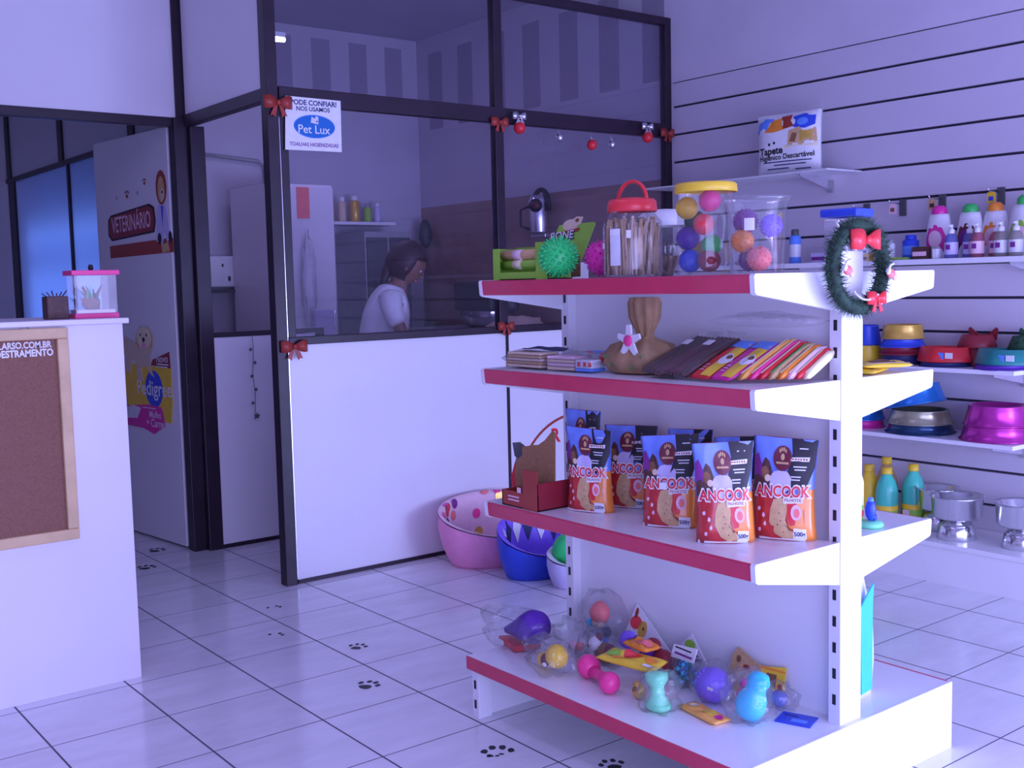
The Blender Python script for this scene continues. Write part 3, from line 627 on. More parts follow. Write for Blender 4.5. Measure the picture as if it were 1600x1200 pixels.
for i, (y, m1, lab) in enumerate(((1.868, 'red', 'red and orange printed chew packet leaning left of the magenta one'), (1.800, 'magenta', 'magenta and orange printed chew packet leaning left of the stick bundle'))):
    k = lean_thing('chew_packet', lab, 'packet', 2.035, y, -.06)
    b = wavy_pack(.068, .20, .016, m1, i + 3, amp=.003); [setattr(v, 'y', v.y + .10) for v in b.v]; T = b.top; T2 = lambda x, y_, h=0, T=T: T(x, y_ - .10, h) + Vector((0, .10, 0))
    b.quad(.0, .032, .01, .175, T2, .001, 'yellow', 6); b.quad(-.032, .032, .150, .192, T2, .0015, 'sky_blue', 6); b.poly(ring(.018, .09, .016, .026, 14), T2, .002, 'white', 3); b.poly(ring(.022, .10, .008, .010, 10), T2, .0025, 'brown', 2)
    b.text('Chew' if 0 else 'OSSO', T2, -.018, .07, .030, 'pale_pink', .002, .01, rot=PI / 2) if 0 else None
    for q in range(3): b.quad(-.034, -.006, .03 + q * .012, .035 + q * .012, T2, .0015, 'pale_pink', 2)
    b.build('wrapper', k)
stick_cols = [('light_orange', 'yellow-orange'), ('hot_pink', 'pink'), ('red', 'red'), ('tan', 'tan'), ('orange', 'orange'), ('pale_pink', 'pale pink'), ('red', 'red'), ('cream', 'cream')]
ys = [1.755, 1.738, 1.722, 1.706, 1.690, 1.676, 1.664, 1.652]
for i, y in enumerate(ys):
    m, cn = stick_cols[i]
    k = lean_thing('chew_stick_packet', ['yellow-orange stick packet, leftmost of the leaning stick packets', 'hot pink stick packet next to the yellow-orange one', 'red stick packet between the hot pink and tan ones', 'tan stick packet near the middle of the leaning row', 'orange stick packet right of the tan one', 'pale pink stick packet right of the orange one', 'red stick packet beside the cream end one', 'cream stick packet nearest the end bracket'][i], 'packet', 2.06 + .016 * i, y, -.04, LEAN + .012 * i)
    b = wavy_pack(.0165, .215 - .012 * i, .022, m, i, 8, .002); [setattr(v, 'y', v.y + .105 - .006 * i) for v in b.v]
    b.build('wrapper', k)
    s_ = MB(); s_.box(-.002, .003, .01, .19 - .012 * i, .0225, .0232, 'cream' if m != 'tan' else 'green'); s_.build('print_stripe', k)
k = thing('plastic_overwrap', 'clear loose plastic film lying over the tops of the leaning packets', 'plastic wrap', (2.215, 1.80, Z2 + .128), -PI / 2)
b = wavy_pack(.30, .10, .03, 'thin_film', 31, 18, .02); b.build('film', k)
# yellow sachets on the back half
for i, (x, y, rz, lab) in enumerate(((2.47, 1.70, .3, 'yellow treat sachet lying flat on the back half of the second shelf'), (2.50, 1.67, -.5, 'yellow sachet lying on top of another sachet at the back of the second shelf'))):
    k = thing('treat_sachet', lab, 'sachet', (x, y, Z2 + i * .0145), rz)
    b = wavy_pack(.14, .10, .014, 'yellow', 40 + i, amp=.008); b.quad(-.03, .03, -.03, .03, b.top, .001, 'brown', 4); b.quad(-.06, .06, -.045, -.036, b.top, .001, 'cream', 4); b.build('wrapper', k)

# ================================================================== THIRD SHELF: POUCHES
Z3 = .6475
def pouch_parts(W_=.150, H_=.245, bend=0.0, seed=0):
    w2 = W_ / 2
    def S(u, v, h=0, back=False):
        t = .034 * (1 - v) ** .8 * (1 - .0 * v) + .0045
        if v < .12: t *= .72 + .28 * (v / .12)
        wv = w2 * (1 - .06 * math.sin(v * PI) + (.02 if v > .93 else 0))
        c = max(0, 1 - abs(u) ** 2.6) ** .55
        y = -(t * c + h) if not back else (t * c + h)
        wv *= 1 + .05 * noise.noise(Vector((seed * 3.3, v * 2.2 + (1.5 if u > 0 else 0), 1)))
        wr = .0045 * noise.noise(Vector((u * 2.4 + seed, v * 3.5, seed))) * (1 if not back else -1) * c
        return Vector((wv * u + .007 * v * v * math.sin(seed * 2.1), y + wr + bend * v * v, H_ * v * (1 - .022 * v * (u * math.sin(seed * 1.3 + 1) + 1))))
    b = MB(); nu, nv = 20, 22
    for back in (False, True):
        k0 = len(b.v)
        vs = [S(-1 + 2 * i / nu, j / nv, 0, back) for j in range(nv + 1) for i in range(nu + 1)]
        for v in vs: b.v.append(v)
        for j in range(nv):
            for i in range(nu):
                a = k0 + j * (nu + 1) + i; u = -1 + 2 * (i + .5) / nu; vv = (j + .5) / nv
                m = 'pouch_back' if back else ('pouch_orange' if u > .72 and vv < .5 else ('pouch_sky' if vv > .46 else 'pouch_red'))
                b.f.append((a, a + 1, a + nu + 2, a + nu + 1)); b.mi.append(b.mat(m)); b.sm.append(True)
    b.f.append(tuple(range(nu + 1)) + tuple(len(b.v) - (nu + 1) * (nv + 1) + i for i in range(nu, -1, -1))); b.mi.append(b.mat('white')); b.sm.append(False)
    F = lambda x, y, h=0: S(x, y, h)
    P = lambda pts, h, m, rg=4: b.poly(pts, F, h, m, rg)
    P([(.18, 1.0), (.98, 1.0), (.97, .72), (.80, .56), (.68, .47), (.05, .47), (.02, .58), (.18, .74), (.25, .85)], .0010, 'black', 5)
    P([(-.98, .60), (-.80, .68), (-.62, .80), (-.48, .76), (-.38, .66), (-.35, .50), (-.60, .44), (-.98, .46)], .0010, 'dark_brown', 5)
    P(ring(-.10, .57, .36, .12, 20, wob=.15, seed=1), .0012, 'lavender', 4)
    P(ring(-.62, .655, .13, .06, 12), .0016, 'brown', 3); P(ring(-.52, .60, .10, .035, 12), .0018, 'beige', 2)
    P([(-.98, .80), (-.85, .84), (-.70, .70), (-.74, .60), (-.98, .62)], .0014, 'plum', 4)
    P(ring(-.06, .80, .30, .125, 22), .0020, 'maroon', 5)
    sc = lambda x, y, h=0: S(-.06 + x, .80 + y * .62, h); b.paw(sc, 0, .06, .15, 'tan', .0026); b.quad(-.26, .14, .745, .765, F, .0026, 'tan', 4)
    for v0, x0, x1 in ((.90, .45, .72), (.72, .30, .72), (.69, .34, .70), (.62, .24, .56), (.59, .26, .54)): b.quad(x0, x1, v0, v0 + .012, F, .0018, 'pale_film', 4)
    P([(.10, .775), (.12, .815), (.80, .825), (.78, .78)], .0020, 'white', 3)
    for q in range(7): P(ring(.19 + q * .085, .80, .03, .010, 6, wob=.5, seed=q), .0028, 'brown_red', 1)
    P([(-.30, .40), (.10, .42), (.14, .30), (.10, .20), (.24, .10), (.42, .07), (.40, .03), (.05, .02), (-.22, .07), (-.42, .18), (-.40, .30)], .0014, 'tan', 5)
    for x, y in ((-.10, .27), (-.05, .20), (-.14, .16), (.05, .09)): P(ring(x, y, .02, .008, 8), .002, 'brown', 1)
    P([(.12, .42), (.72, .42), (.72, .10), (.45, .09), (.22, .14), (.14, .24)], .0012, 'pouch_orange', 4); P([(.14, .40), (.46, .40), (.40, .16), (.24, .15), (.15, .24)], .0015, 'red', 3)
    P(ring(.44, .28, .17, .075, 18), .0020, 'pale_pink', 3); P(ring(.46, .275, .10, .045, 14), .0024, 'salmon', 2)
    P([(-.95, .03), (.70, .03), (.70, .0), (-.95, .0)], .0016, 'white', 3); P([(.34, .02), (.36, .13), (.74, .12), (.74, .02)], .0020, 'white', 3)
    for x, y in ((-.62, .24), (-.78, .30), (-.55, .16), (-.72, .10)): P(ring(x, y, .05, .022, 8, wob=.6, seed=int(x * 100)), .0016, 'pale_pink', 1)
    b.text('ANCOOK', F, -.02, .475, .165, 'white', .0030, .085, sx=5.2, maxw=1.92); b.text('ANCOOK', F, -.02, .475, .150, 'red', .0040, .022, sx=5.0, maxw=1.78)
    P([(.02, .36), (.0, .415), (.66, .43), (.66, .37)], .0026, 'white', 3); b.text('FILHOTE', F, .33, .395, .038, 'brown_red', .0034, .01, sx=4.5, maxw=.56)
    b.text('500g', F, .54, .07, .060, 'navy', .0028, .02, sx=4.5, maxw=.34)
    return b
def pouch(loc, ang, label, group='treat pouches on the third shelf', Hs=1, Ws=1, bend=0, seed=0, tag_xy=None, tear=None):
    k = thing('treat_pouch', label, 'pouch', loc, ang, group)
    b = pouch_parts(.156 * Ws, .254 * Hs, bend, seed); b.build('pouch', k)
    if tag_xy:
        x, z = tag_xy; MB().box(x - .010, x + .010, -.0440, -.0432, z, z + .018, 'white').build('price_label', k)
    return k
A = lambda p0, p1: math.atan2(p1[1] - p0[1], p1[0] - p0[0])
def pouch_between(p0, p1, lab, off=.03, **kw):
    a = A(p0, p1); c = Vector(((p0[0] + p1[0]) / 2, (p0[1] + p1[1]) / 2, Z3)); n = Vector((-math.sin(a), math.cos(a), 0)); return pouch(c + n * off, a, lab, **kw)
pouch_between((2.148, 1.797), (2.222, 1.668), 'orange dog treat pouch nearest the end bracket with black top corner upright', Hs=1.02, seed=1)
pouch_between((2.010, 1.845), (2.112, 1.760), 'dog treat pouch standing closest to the shelf edge with wide orange side', Hs=1.0, Ws=.95, seed=2)
pouch_between((2.045, 2.085), (2.125, 1.960), 'middle dog treat pouch with small white square price label on its bone picture', Hs=.98, seed=3, tag_xy=(-.012, .105))
pouch_between((2.155, 2.345), (2.215, 2.225), 'shaded dog treat pouch standing at the back left of the middle one', Hs=.95, seed=4)
pouch_between((2.030, 2.380), (2.085, 2.255), 'leftmost front dog treat pouch, narrow and red, near the cut-out display', Hs=.95, Ws=.92, seed=5, off=.035)
pouch((2.165, 2.445, Z3), -PI / 2 + .5, 'red-topped pouch standing behind the leftmost front pouch', Hs=1.10, Ws=.7, seed=6)
pouch((2.225, 2.08, Z3), -PI / 2 + .2, 'dog treat pouch standing against the back panel behind the middle pouch', Hs=.98, Ws=.9, seed=7)
pouch((2.215, 1.895, Z3), -PI / 2 + .3, 'dog treat pouch against the back panel behind the wide orange-sided pouch', Hs=.97, Ws=.8, seed=8)
# cut-out head shaped display box
k = thing('cutout_display', 'brown cardboard dog-head cut-out in a red tray at the far end of the third shelf', 'display', (2.035, 2.525, Z3), -PI / 2)
b = MB(); f = up_map((0, .0, 0))
head = [(-.075, .02), (-.085, .09), (-.07, .125), (-.045, .14), (-.048, .165), (-.02, .170), (.005, .175), (.03, .178), (.06, .195), (.095, .225), (.105, .22), (.10, .02)]
b.prism(head, f, -.002, .002, 'cardboard'); b.build('back_card', k)
b = MB(); f2 = up_map((-.055, .075, 0), .55)
b.prism([(-.085, .01), (-.09, .08), (-.075, .13), (-.085, .165), (-.065, .168), (-.02, .135), (.0, .13), (.03, .11), (.03, .01)], f2, -.002, .002, 'grey')
b.prism([(-.082, .125), (-.088, .166), (-.066, .168), (-.018, .137), (-.02, .12), (-.05, .105)], f2, .002, .004, 'dark_grey'); b.prism([(-.09, .01), (-.096, .06), (-.08, .11), (-.07, .06), (-.072, .01)], f2, .002, .003, 'red'); b.poly(ring(-.052, .06, .022, .045, 14), f2, .0045, 'lavender')
b.build('face_card', k)
b = MB(); b.box(-.06, .105, -.07, -.066, 0, .045, 'brown_red').box(-.06, .105, -.07, .05, 0, .003, 'brown_red').box(.04, .105, -.071, -.067, 0, .115, 'brown_red').box(-.06, -.056, -.07, .05, 0, .045, 'brown_red').box(.101, .105, -.07, .05, 0, .08, 'dark_red')
b.box(-.03, .02, -.0715, -.070, .018, .022, 'pale_pink').box(-.03, .02, -.0715, -.070, .028, .032, 'pale_pink').box(.015, .03, -.0725, -.0705, .045, .06, 'pale_pink'); b.build('tray', k)
# back half of the third shelf
k = thing('spray_bottle', 'white bottle with yellow cap and coloured label on the back half of the third shelf', 'bottle', (2.48, 1.735, Z3))
b = MB(); b.lathe([(.024, 0), (.027, .004), (.027, .11), (.020, .135), (.010, .145), (.010, .155)], 'white', 20).build('body', k); MB().lathe([(.013, .150), (.014, .152), (.013, .175), (0, .176)], 'yellow', 16).build('cap', k)
MB().lathe([(.0275, .012), (.0275, .05)], 'lime', 20, cap=False).lathe([(.0278, .02), (.0278, .036)], 'red', 20, cap=False).build('print_band', k)
k = thing('rubber_toy', 'blue rubber dog toy with green base on the back half of the third shelf', 'toy', (2.47, 1.675, Z3))
MB().lathe([(.0, 0), (.03, .0), (.034, .006), (.03, .014), (0, .015)], 'mint', 20).build('base', k); b = MB(); b.ball((0, 0, .045), .014, 'blue', 1, 1, 2.1, 14).ball((.014, 0, .024), .010, 'blue', n=10).ball((0, 0, .07), .009, 'sky_blue', n=10).build('body', k)
# tall teal and white bag standing on the base, back side
k = thing('litter_bag', 'tall white and cyan product bag standing on the rear base deck behind the end upright', 'bag', (2.475, 1.735, .1865), .15)
b = MB(); n = 16; vs = []; fs = []
for j in range(9):
    t = j / 8; w_ = .050 * (1 + .10 * math.sin(t * 5)); d_ = .045 * (1 - t ** 3 * .85)
    for i in range(n): a = 2 * PI * i / n; vs.append((w_ * max(-1, min(1, 1.25 * math.cos(a))), d_ * max(-1, min(1, 1.25 * math.sin(a))) + .006 * noise.noise(Vector((a, t * 4, 1))), .36 * t))
for j in range(8): fs += [(j * n + i, j * n + (i + 1) % n, (j + 1) * n + (i + 1) % n, (j + 1) * n + i) for i in range(n)]
fs.append(tuple(range(n))[::-1]); fs.append(tuple(range(8 * n, 9 * n)))
b.add(vs, fs, 'white', True); b.build('bag', k)
b = MB(); b.prism([(-.048, .02), (.012, .02), (.022, .25), (.035, .30), (.0, .28), (-.048, .25)], lambda u, v, h: Vector((u, -.050 + .012 * (v / .36) ** 3 - h, v)), 0, .004, 'cyan'); b.build('print_panel', k)
# ================================================================== BASE DECK TOYS
ZD = .1865
def toy(name, label, cat, x, y, rz=0, z=ZD, grp=None): return thing(name, label, cat, (x, y, z), rz - PI / 2, grp)
# local x runs to the near end of the shelf (right in view), local -y towards the aisle
k = toy('brush_toy', 'dark purple pear-shaped toy with red card base at the far corner of the base', 'toy', 2.055, 2.62, -.15)
b = MB(); b.lathe([(0, -.095), (.012, -.090), (.022, -.05), (.040, .0), (.052, .045), (.046, .075), (.0, .085)], 'purple', 24, c=(0.015, 0, .062), ax=(1, .15, .30)); b.build('body', k)
b = MB(); b.prism([(-.075, -.04), (.045, -.052), (.06, .03), (-.05, .03)], lambda u, v, h: Vector((u, v, .004 + h + .05 * max(0, .0))), 0, .016, 'red'); b.box(-.052, -.028, -.056, -.0535 + .004, .004, .018, 'white'); b.build('card_base', k)
b = MB(); film_bag(b, (-.01, -.01, .055), .135, .085, .058, 1, amp=.2); b.build('wrapper', k)
k = toy('rubber_duck_toy', 'yellow rubber toy head with dark red mouth near the aisle edge of the base', 'toy', 1.985, 2.385, -.3)
b = MB(); b.ball((.022, 0, .052), .034, 'yellow', 1.15, .95, 1, 20).ball((-.042, -.01, .024), .024, 'yellow', 1.15, 1, .9, 14); b.build('body', k)
b = MB(); b.ball((-.014, -.022, .032), .017, 'maroon', .8, .8, 1.2, 12).ball((-.006, -.028, .024), .010, 'white', 1.5, .6, .7, 10); b.build('mouth', k)
b = MB(); film_bag(b, (-.02, -.005, .045), .105, .062, .052, 2, amp=.2); b.build('wrapper', k)
k = toy('dumbbell_toy', 'shiny hot pink rubber dumbbell lying at the front of the base deck', 'toy', 2.015, 2.225, -.25)
b = MB(); b.ball((-.055, -.005, .034), .034, 'hot_pink', n=24).ball((.075, -.01, .030), .030, 'hot_pink', n=20).lathe([(.020, 0), (.014, .05), (.020, .11)], 'hot_pink', 16, c=(-.04, -.005, .028), ax=(1, 0, .02)); b.build('body', k)
k = toy('squeaky_toy', 'mint green squeaky bone in a clear bag at the front middle of the base', 'toy', 2.000, 1.985, .1)
b = MB(); b.lathe([(.026, 0), (.032, .008), (.020, .028), (.018, .05), (.030, .068), (.030, .085), (0, .092)], 'mint', 20, c=(0, 0, .010), ax=(-.18, .15, 1)).ball((0, 0, .014), .034, 'mint', 1.1, .9, .45, 16); b.build('body', k)
b = MB(); film_bag(b, (0, 0, .052), .055, .045, .060, 3, amp=.22); b.build('wrapper', k)
k = toy('rubber_chick', 'small olive yellow rubber toy between the pink dumbbell and the mint bone', 'toy', 2.02, 2.075, .2)
b = MB(); b.ball((0, 0, .022), .020, 'gold_tin', 1, .9, 1.1, 14).ball((.004, -.012, .040), .013, 'gold_tin', n=10).tube([(.004, -.022, .038), (.004, -.032, .034)], .005, 'brown', 6); b.build('body', k)
k = toy('ribbed_ball', 'violet rubber ball with rows of nubs in the middle right of the base', 'ball', 2.150, 1.930)
b = MB(); b.ball((0, 0, .047), .046, 'violet', n=28)
for i in range(9):
    for j in range(8):
        a = PI * .62 + j * .16 + (i % 2) * .08; t = .55 + i * .22
        d = Vector((math.sin(t) * math.cos(a + .3), -abs(math.sin(t) * math.sin(a)) , math.cos(t))); b.ball(Vector((0, 0, .047)) + d.normalized() * .046, .0045, 'violet', 1, 1, 1, 6)
b.box(.018, .036, -.044, -.0425, .05, .058, 'white'); b.build('ball', k)
b = MB(); film_bag(b, (0, 0, .055), .058, .054, .058, 4, amp=.14); b.build('wrapper', k)
k = toy('bear_toy', 'glossy blue figure-eight rubber toy in a clear bag nearest the end upright', 'toy', 2.125, 1.780, .3)
b = MB(); b.lathe([(0, -.045), (.030, -.040), (.040, -.015), (.036, .012), (.026, .030), (.026, .042), (.030, .056), (.022, .074), (0, .080)], 'cyan', 24, c=(0, 0, .052), ax=(.30, .1, 1)); b.build('body', k)
b = MB(); film_bag(b, (-.008, -.005, .062), .062, .05, .075, 5, amp=.18); b.build('wrapper', k)
k = toy('leaflet', 'small blue printed card lying flat at the foot of the near end upright', 'card', 2.215, 1.712, .35)
b = MB(); b.box(-.045, .045, -.035, .035, 0, .003, 'blue').box(-.010, .030, -.020, .0, .003, .0034, 'sky_blue').box(-.035, -.0, .012, .018, .003, .0034, 'navy'); b.build('card', k)
k = toy('clear_ball_toy', 'small clear bag with pale blue round toy lying beside the blue printed card', 'toy', 2.245, 1.79)
b = MB(); b.ball((0, 0, .026), .022, 'tinted_blue', n=16); b.build('body', k); b = MB(); film_bag(b, (0, 0, .035), .048, .034, .038, 6, amp=.22); b.build('wrapper', k)
def leaning_card(name, label, x, y, pts, m, rz, tilt, prints=(), z=ZD, th=.003):
    k = toy(name, label, 'card', x, y, rz, z); b = MB(); f = up_map((0, 0, .001), 0, -tilt)
    b.prism(pts, f, -th, 0, m)
    for kind, a, mm in prints:
        if kind == 'q': b.quad(*a, f, .0006, mm, 1)
        elif kind == 'r': b.poly(ring(*a), f, .0010, mm)
        elif kind == 'p': b.poly(a, f, .0008, mm)
    b.build('card', k); return k
leaning_card('bone_card', 'orange-brown printed card leaning on the back panel behind the violet ball', 2.255, 1.93, [(-.05, .0), (-.045, .09), (-.03, .115), (.06, .08), (.055, .0)], 'tan', 0, .25, (('r', (-.02, .085, .008, .010, 8), 'brown'), ('r', (.01, .07, .012, .006, 10), 'brown_red'), ('r', (.01, .04, .03, .02, 14), 'beige')))
leaning_card('toy_header_card', 'yellow and orange cartoon header card leaning near the end upright', 2.265, 1.845, [(-.050, .03), (-.05, .078), (.045, .095), (.045, .03)], 'yellow', .1, .2, (('q', (-.01, .02, .035, .07), 'brown'), ('q', (-.05, .045, .078, .084), 'orange'), ('r', (.034, .042, .008, .008, 8), 'brown_red')), z=ZD)
leaning_card('cartoon_card', 'long white card with cartoon animals slanting in the toy pile', 2.235, 2.29, [(-.085, .06), (-.065, .155), (.105, .05), (.10, .0), (.06, .0)], 'white', 0, .35, (('r', (-.05, .10, .024, .020, 12), 'bright_red'), ('r', (-.018, .085, .018, .026, 12), 'gold_tin'), ('r', (-.055, .128, .007, .016, 8), 'brown_red'), ('r', (.045, .055, .012, .013, 10), 'dark_green'), ('r', (.06, .045, .016, .011, 10), 'magenta'), ('r', (.03, .03, .026, .010, 10), 'gold_tin'), ('r', (-.015, .088, .004, .006, 8), 'black')))
leaning_card('house_card', 'white and green house-shaped card standing behind the teal beaded toy', 2.245, 2.115, [(-.10, .0), (-.10, .015), (.0, .115), (.065, .05), (.065, .0)], 'pale_film', 0, .2, (('p', [(-.085, .02), (-.04, .068), (-.02, .05), (-.04, .01)], 'dark_green'), ('r', (-.0, .085, .020, .014, 12), 'lime'), ('q', (-.03, .05, .042, .054), 'plum'), ('q', (-.02, .035, .056, .062), 'black')))
k = toy('beaded_toy', 'teal beaded toy in a bag under a folded white header card', 'toy', 2.185, 2.060)
b = MB(); r = random.Random(4)
for i in range(90):
    a = r.uniform(0, 2 * PI); z = r.uniform(.006, .075); q = .026 * math.sin(PI * min(1, (z + .03) / .115)) ; b.ball((q * math.cos(a), q * math.sin(a), z), .0068, r.choice(['teal', 'teal', 'cyan', 'tin_blue']), n=8)
b.build('beads', k)
b = MB(); f = up_map((0, -.02, .075), -.1, -.5); b.prism([(-.04, 0), (-.045, .035), (.045, .045), (.05, .005)], f, 0, .003, 'white'); b.quad(-.03, .04, .012, .018, f, .0036, 'plum', 1).quad(-.035, .03, .028, .032, f, .0036, 'black', 1); b.build('header_card', k)
b = MB(); film_bag(b, (0, 0, .045), .05, .04, .052, 8, amp=.2); b.build('wrapper', k)
# crumpled yellow/orange snack packaging
def crumple(name, label, x, y, w, d, h, m, prints, seed, rz=0, z=ZD, tilt=(0, 0)):
    k = toy(name, label, 'packet', x, y, rz, z); b = wavy_pack(w, d, h, m, seed, 16, h * .7)
    for (a, mm) in prints: b.poly(ring(*a), b.top, .001, mm, 3)
    for v in b.v: v.z += max(0, v.x * tilt[0] + v.y * tilt[1]) + .0005
    b.build('wrapper', k); return k
crumple('snack_packet', 'crumpled yellow and orange cartoon packet over the pink dumbbell', 2.060, 2.145, .19, .08, .020, 'yellow', (((-.06, .0, .022, .02, 12), 'lime'), ((.0, .01, .03, .018, 14), 'bright_red'), ((.06, .01, .02, .014, 12), 'orange'), ((.07, -.02, .016, .010, 10), 'white'), ((-.03, -.02, .02, .01, 10), 'orange')), 3, .15, z=ZD + .066, tilt=(0, .2))
crumple('orange_packet', 'bright orange pouch lying on the crumpled yellow packet', 2.120, 2.165, .10, .06, .020, 'orange', (((.01, .0, .03, .018, 12), 'salmon'), ((-.04, .0, .01, .02, 10), 'purple')), 5, -.1, z=ZD + .092)
crumple('foil_packet', 'flat yellow and orange packet lying under the blue rubber toy', 2.065, 1.885, .15, .06, .012, 'light_orange', (((.02, .0, .022, .016, 12), 'yellow'), ((-.04, .0, .016, .012, 12), 'cream'), ((.05, .005, .014, .010, 10), 'magenta')), 6, -.15)
k = toy('rubber_ball', 'blue-violet ball among the cartoon cards at the far half of the base', 'ball', 2.155, 2.255, z=ZD + .062)
b = MB(); b.ball((0, 0, .026), .026, 'violet', n=20); b.build('ball', k)
k = toy('support_toy', 'dark maroon and purple soft toy behind the orange pouch', 'toy', 2.185, 2.185)
b = MB(); b.ball((-.01, 0, .038), .036, 'purple', 1.2, .8, 1, 16).ball((.04, .0, .046), .034, 'dark_red', 1.1, .9, 1, 14).ball((.0, .0, .086), .022, 'dark_red', 1.2, .9, .8, 12); b.build('body', k)
k = toy('toy_block', 'dark brown plush dog in a clear bag in the shadow under the cartoon card', 'toy', 2.14, 2.335)
b = MB(); b.ball((0, 0, .032), .030, 'brown', 1.4, .9, 1, 14).ball((-.03, -.012, .056), .022, 'white', n=12).ball((-.045, -.02, .052), .011, 'brown', n=8).ball((-.02, -.008, .075), .012, 'maroon', 1, .6, 1.4, 8).ball((.03, -.01, .05), .018, 'maroon', n=10); b.build('body', k)
b = MB(); film_bag(b, (0, 0, .052), .085, .055, .058, 9, amp=.24); b.build('wrapper', k)
k = toy('doll_toy', 'orange-haired doll toy with blue body in a tall clear bag against the back panel', 'toy', 2.235, 2.465)
b = MB(); b.ball((0, 0, .030), .030, 'sky_blue', 1.2, .8, 1, 14).ball((.0, -.004, .075), .022, 'beige', 1, .9, 1, 12).ball((-.035, -.005, .066), .014, 'cyan', n=10).ball((.03, .0, .05), .018, 'navy', n=10); b.build('body', k)
b = MB(); b.ball((.002, .0, .104), .034, 'salmon', 1, .85, 1.05, 16, lambda d: 1 + .14 * noise.noise(d * 5)).ball((-.030, .004, .10), .014, 'gold_tin', n=10); b.build('hair', k)
b = MB(); b.box(.015, .042, -.052, -.050, .040, .056, 'white'); b.build('price_label', k)
b = MB(); film_bag(b, (.02, 0, .085), .085, .05, .095, 10, m='thin_film', amp=.14); b.build('wrapper', k)
k = toy('pale_toy', 'empty-looking crumpled clear bag with pink scrap at the far left rear of the toy pile', 'toy', 2.13, 2.455)
b = MB(); b.ball((.0, 0, .026), .018, 'pale_pink', 1.6, 1, .8, 10).ball((.03, -.01, .034), .014, 'salmon', n=10); b.build('scrap', k); b = MB(); film_bag(b, (0, 0, .05), .09, .06, .052, 12, amp=.26); b.build('wrapper', k)
k = toy('red_toy', 'small red rubber toy between the violet nubbed ball and the blue toy', 'toy', 2.195, 1.862)
b = MB(); b.ball((0, 0, .026), .024, 'salmon', 1, .8, 1.05, 12).ball((0, 0, .058), .014, 'magenta', n=10); b.build('body', k)

# ================================================================== WALL SHELVES
def wall_shelf(name, label, z, xf, ya, yb, th=.018, mat='shelf_white', brackets=()):
    k = thing(name, label, 'shelf', (xf, ya, z)); L = yb - ya; D = XW - xf
    b = MB(); b.box(0, D - .001, 0, L, -th, 0, mat, .002); b.build('board', k)
    for y in brackets:
        c = MB(); c.prism([(.03, -th), (D - .001, -th), (D - .001, -.075), (D - .02, -.075), (.03, -th - .012)], lambda u, v, h: Vector((u, h, v)), y - ya, y - ya + .004, 'silver')
        c.box(D - .012, D - .001, y - ya - .012, y - ya + .016, -.09, -.03, 'grey'); c.build('bracket', k)
    return k
wall_shelf('glass_shelf', 'short pale shelf carrying the training pad bag high on the slatted wall', 1.785, 4.29, 3.15, 4.33, .008, 'pale_film', (3.32, 4.05))
wall_shelf('wall_shelf', 'slatwall shelf carrying shampoo bottles and spray bottles', 1.358, 4.26, .9, 3.95, .022, 'shelf_white', (2.28, 3.3, 1.2))
wall_shelf('wall_shelf', 'slatwall shelf carrying coloured plastic feeding bowls', .903, 4.26, 2.24, 3.6, .018, 'shelf_white', (2.34, 3.3))
wall_shelf('wall_shelf', 'slatwall shelf carrying large metallic dog bowls', .603, 4.26, 2.24, 3.6, .018, 'shelf_white', (2.34, 3.3))
k = thing('plinth_shelf', 'low white plinth shelf along the foot of the slatted wall', 'shelf', (4.2, .9, 0))
MB().box(0, .355, 0, 3.0, .155, .175, 'shelf_white', .002).build('deck', k); MB().box(.01, .345, .01, 2.99, 0, .155, 'shelf_white').build('plinth', k)
ZA, ZB_, ZC, ZP = 1.3585, .9035, .6035, .1755
# training pad bag
k = thing('training_pad_bag', 'white Tapete training pad bag with orange and blue print on the high shelf', 'bag', (4.40, 3.44, 1.7855), -PI / 2 + .12)
def pad_map(x, y, h=0):
    u = x / .17; v = (y - .145) / .145; e = max(0, (1 - abs(u) ** 3) * (1 - abs(v) ** 3)) ** .5
    return Vector((x * (1 - .03 * math.cos(v * 2)), -.012 - .045 * e - h + .003 * noise.noise(Vector((x * 14, y * 14, 2))), y))
b = MB(); b.quad(-.17, .17, 0, .29, pad_map, 0, 'white', 14); b.quad(-.17, .17, 0, .29, lambda x, y, h=0: Vector((pad_map(x, y).x, -pad_map(x, y).y - .01, y)), 0, 'white', 8)
b.box(-.16, .16, -.02, .012, 0, .285, 'white')
P = lambda pts, h, m: b.poly(pts, pad_map, h, m, 4)
P([(-.165, .20), (-.15, .25), (-.11, .27), (-.06, .265), (-.10, .215)], .001, 'sky_blue'); P([(-.115, .205), (-.07, .255), (-.02, .265), (.0, .21), (-.06, .20)], .0016, 'orange'); P([(-.01, .21), (-.02, .27), (.035, .275), (.05, .22)], .0016, 'brown_red')
P([(.05, .215), (.045, .265), (.10, .275), (.155, .262), (.155, .22), (.11, .205)], .0016, 'blue'); b.poly(ring(.095, .238, .028, .018, 14), pad_map, .0022, 'sky_blue', 2)
P([(.02, .135), (.025, .20), (.08, .215), (.16, .205), (.165, .14), (.09, .13)], .0013, 'tan'); P([(.03, .15), (.045, .19), (.07, .185), (.06, .145)], .002, 'brown'); P([(.085, .15), (.09, .195), (.14, .195), (.145, .155)], .002, 'gold_tin'); P([(.0, .12), (.165, .12), (.165, .135), (.0, .135)], .001, 'cream')
for x, y, r_ in ((-.085, .145, .007), (-.055, .15, .007)): b.poly(ring(x, y, r_, r_, 8), pad_map, .001, 'black', 1)
b.text('Tapete', pad_map, -.075, .112, .048, 'black', .0016, .03, rot=.03); b.text('Higiênico Descartável', pad_map, .005, .082, .034, 'black', .0016, .022, maxw=.30, rot=.02)
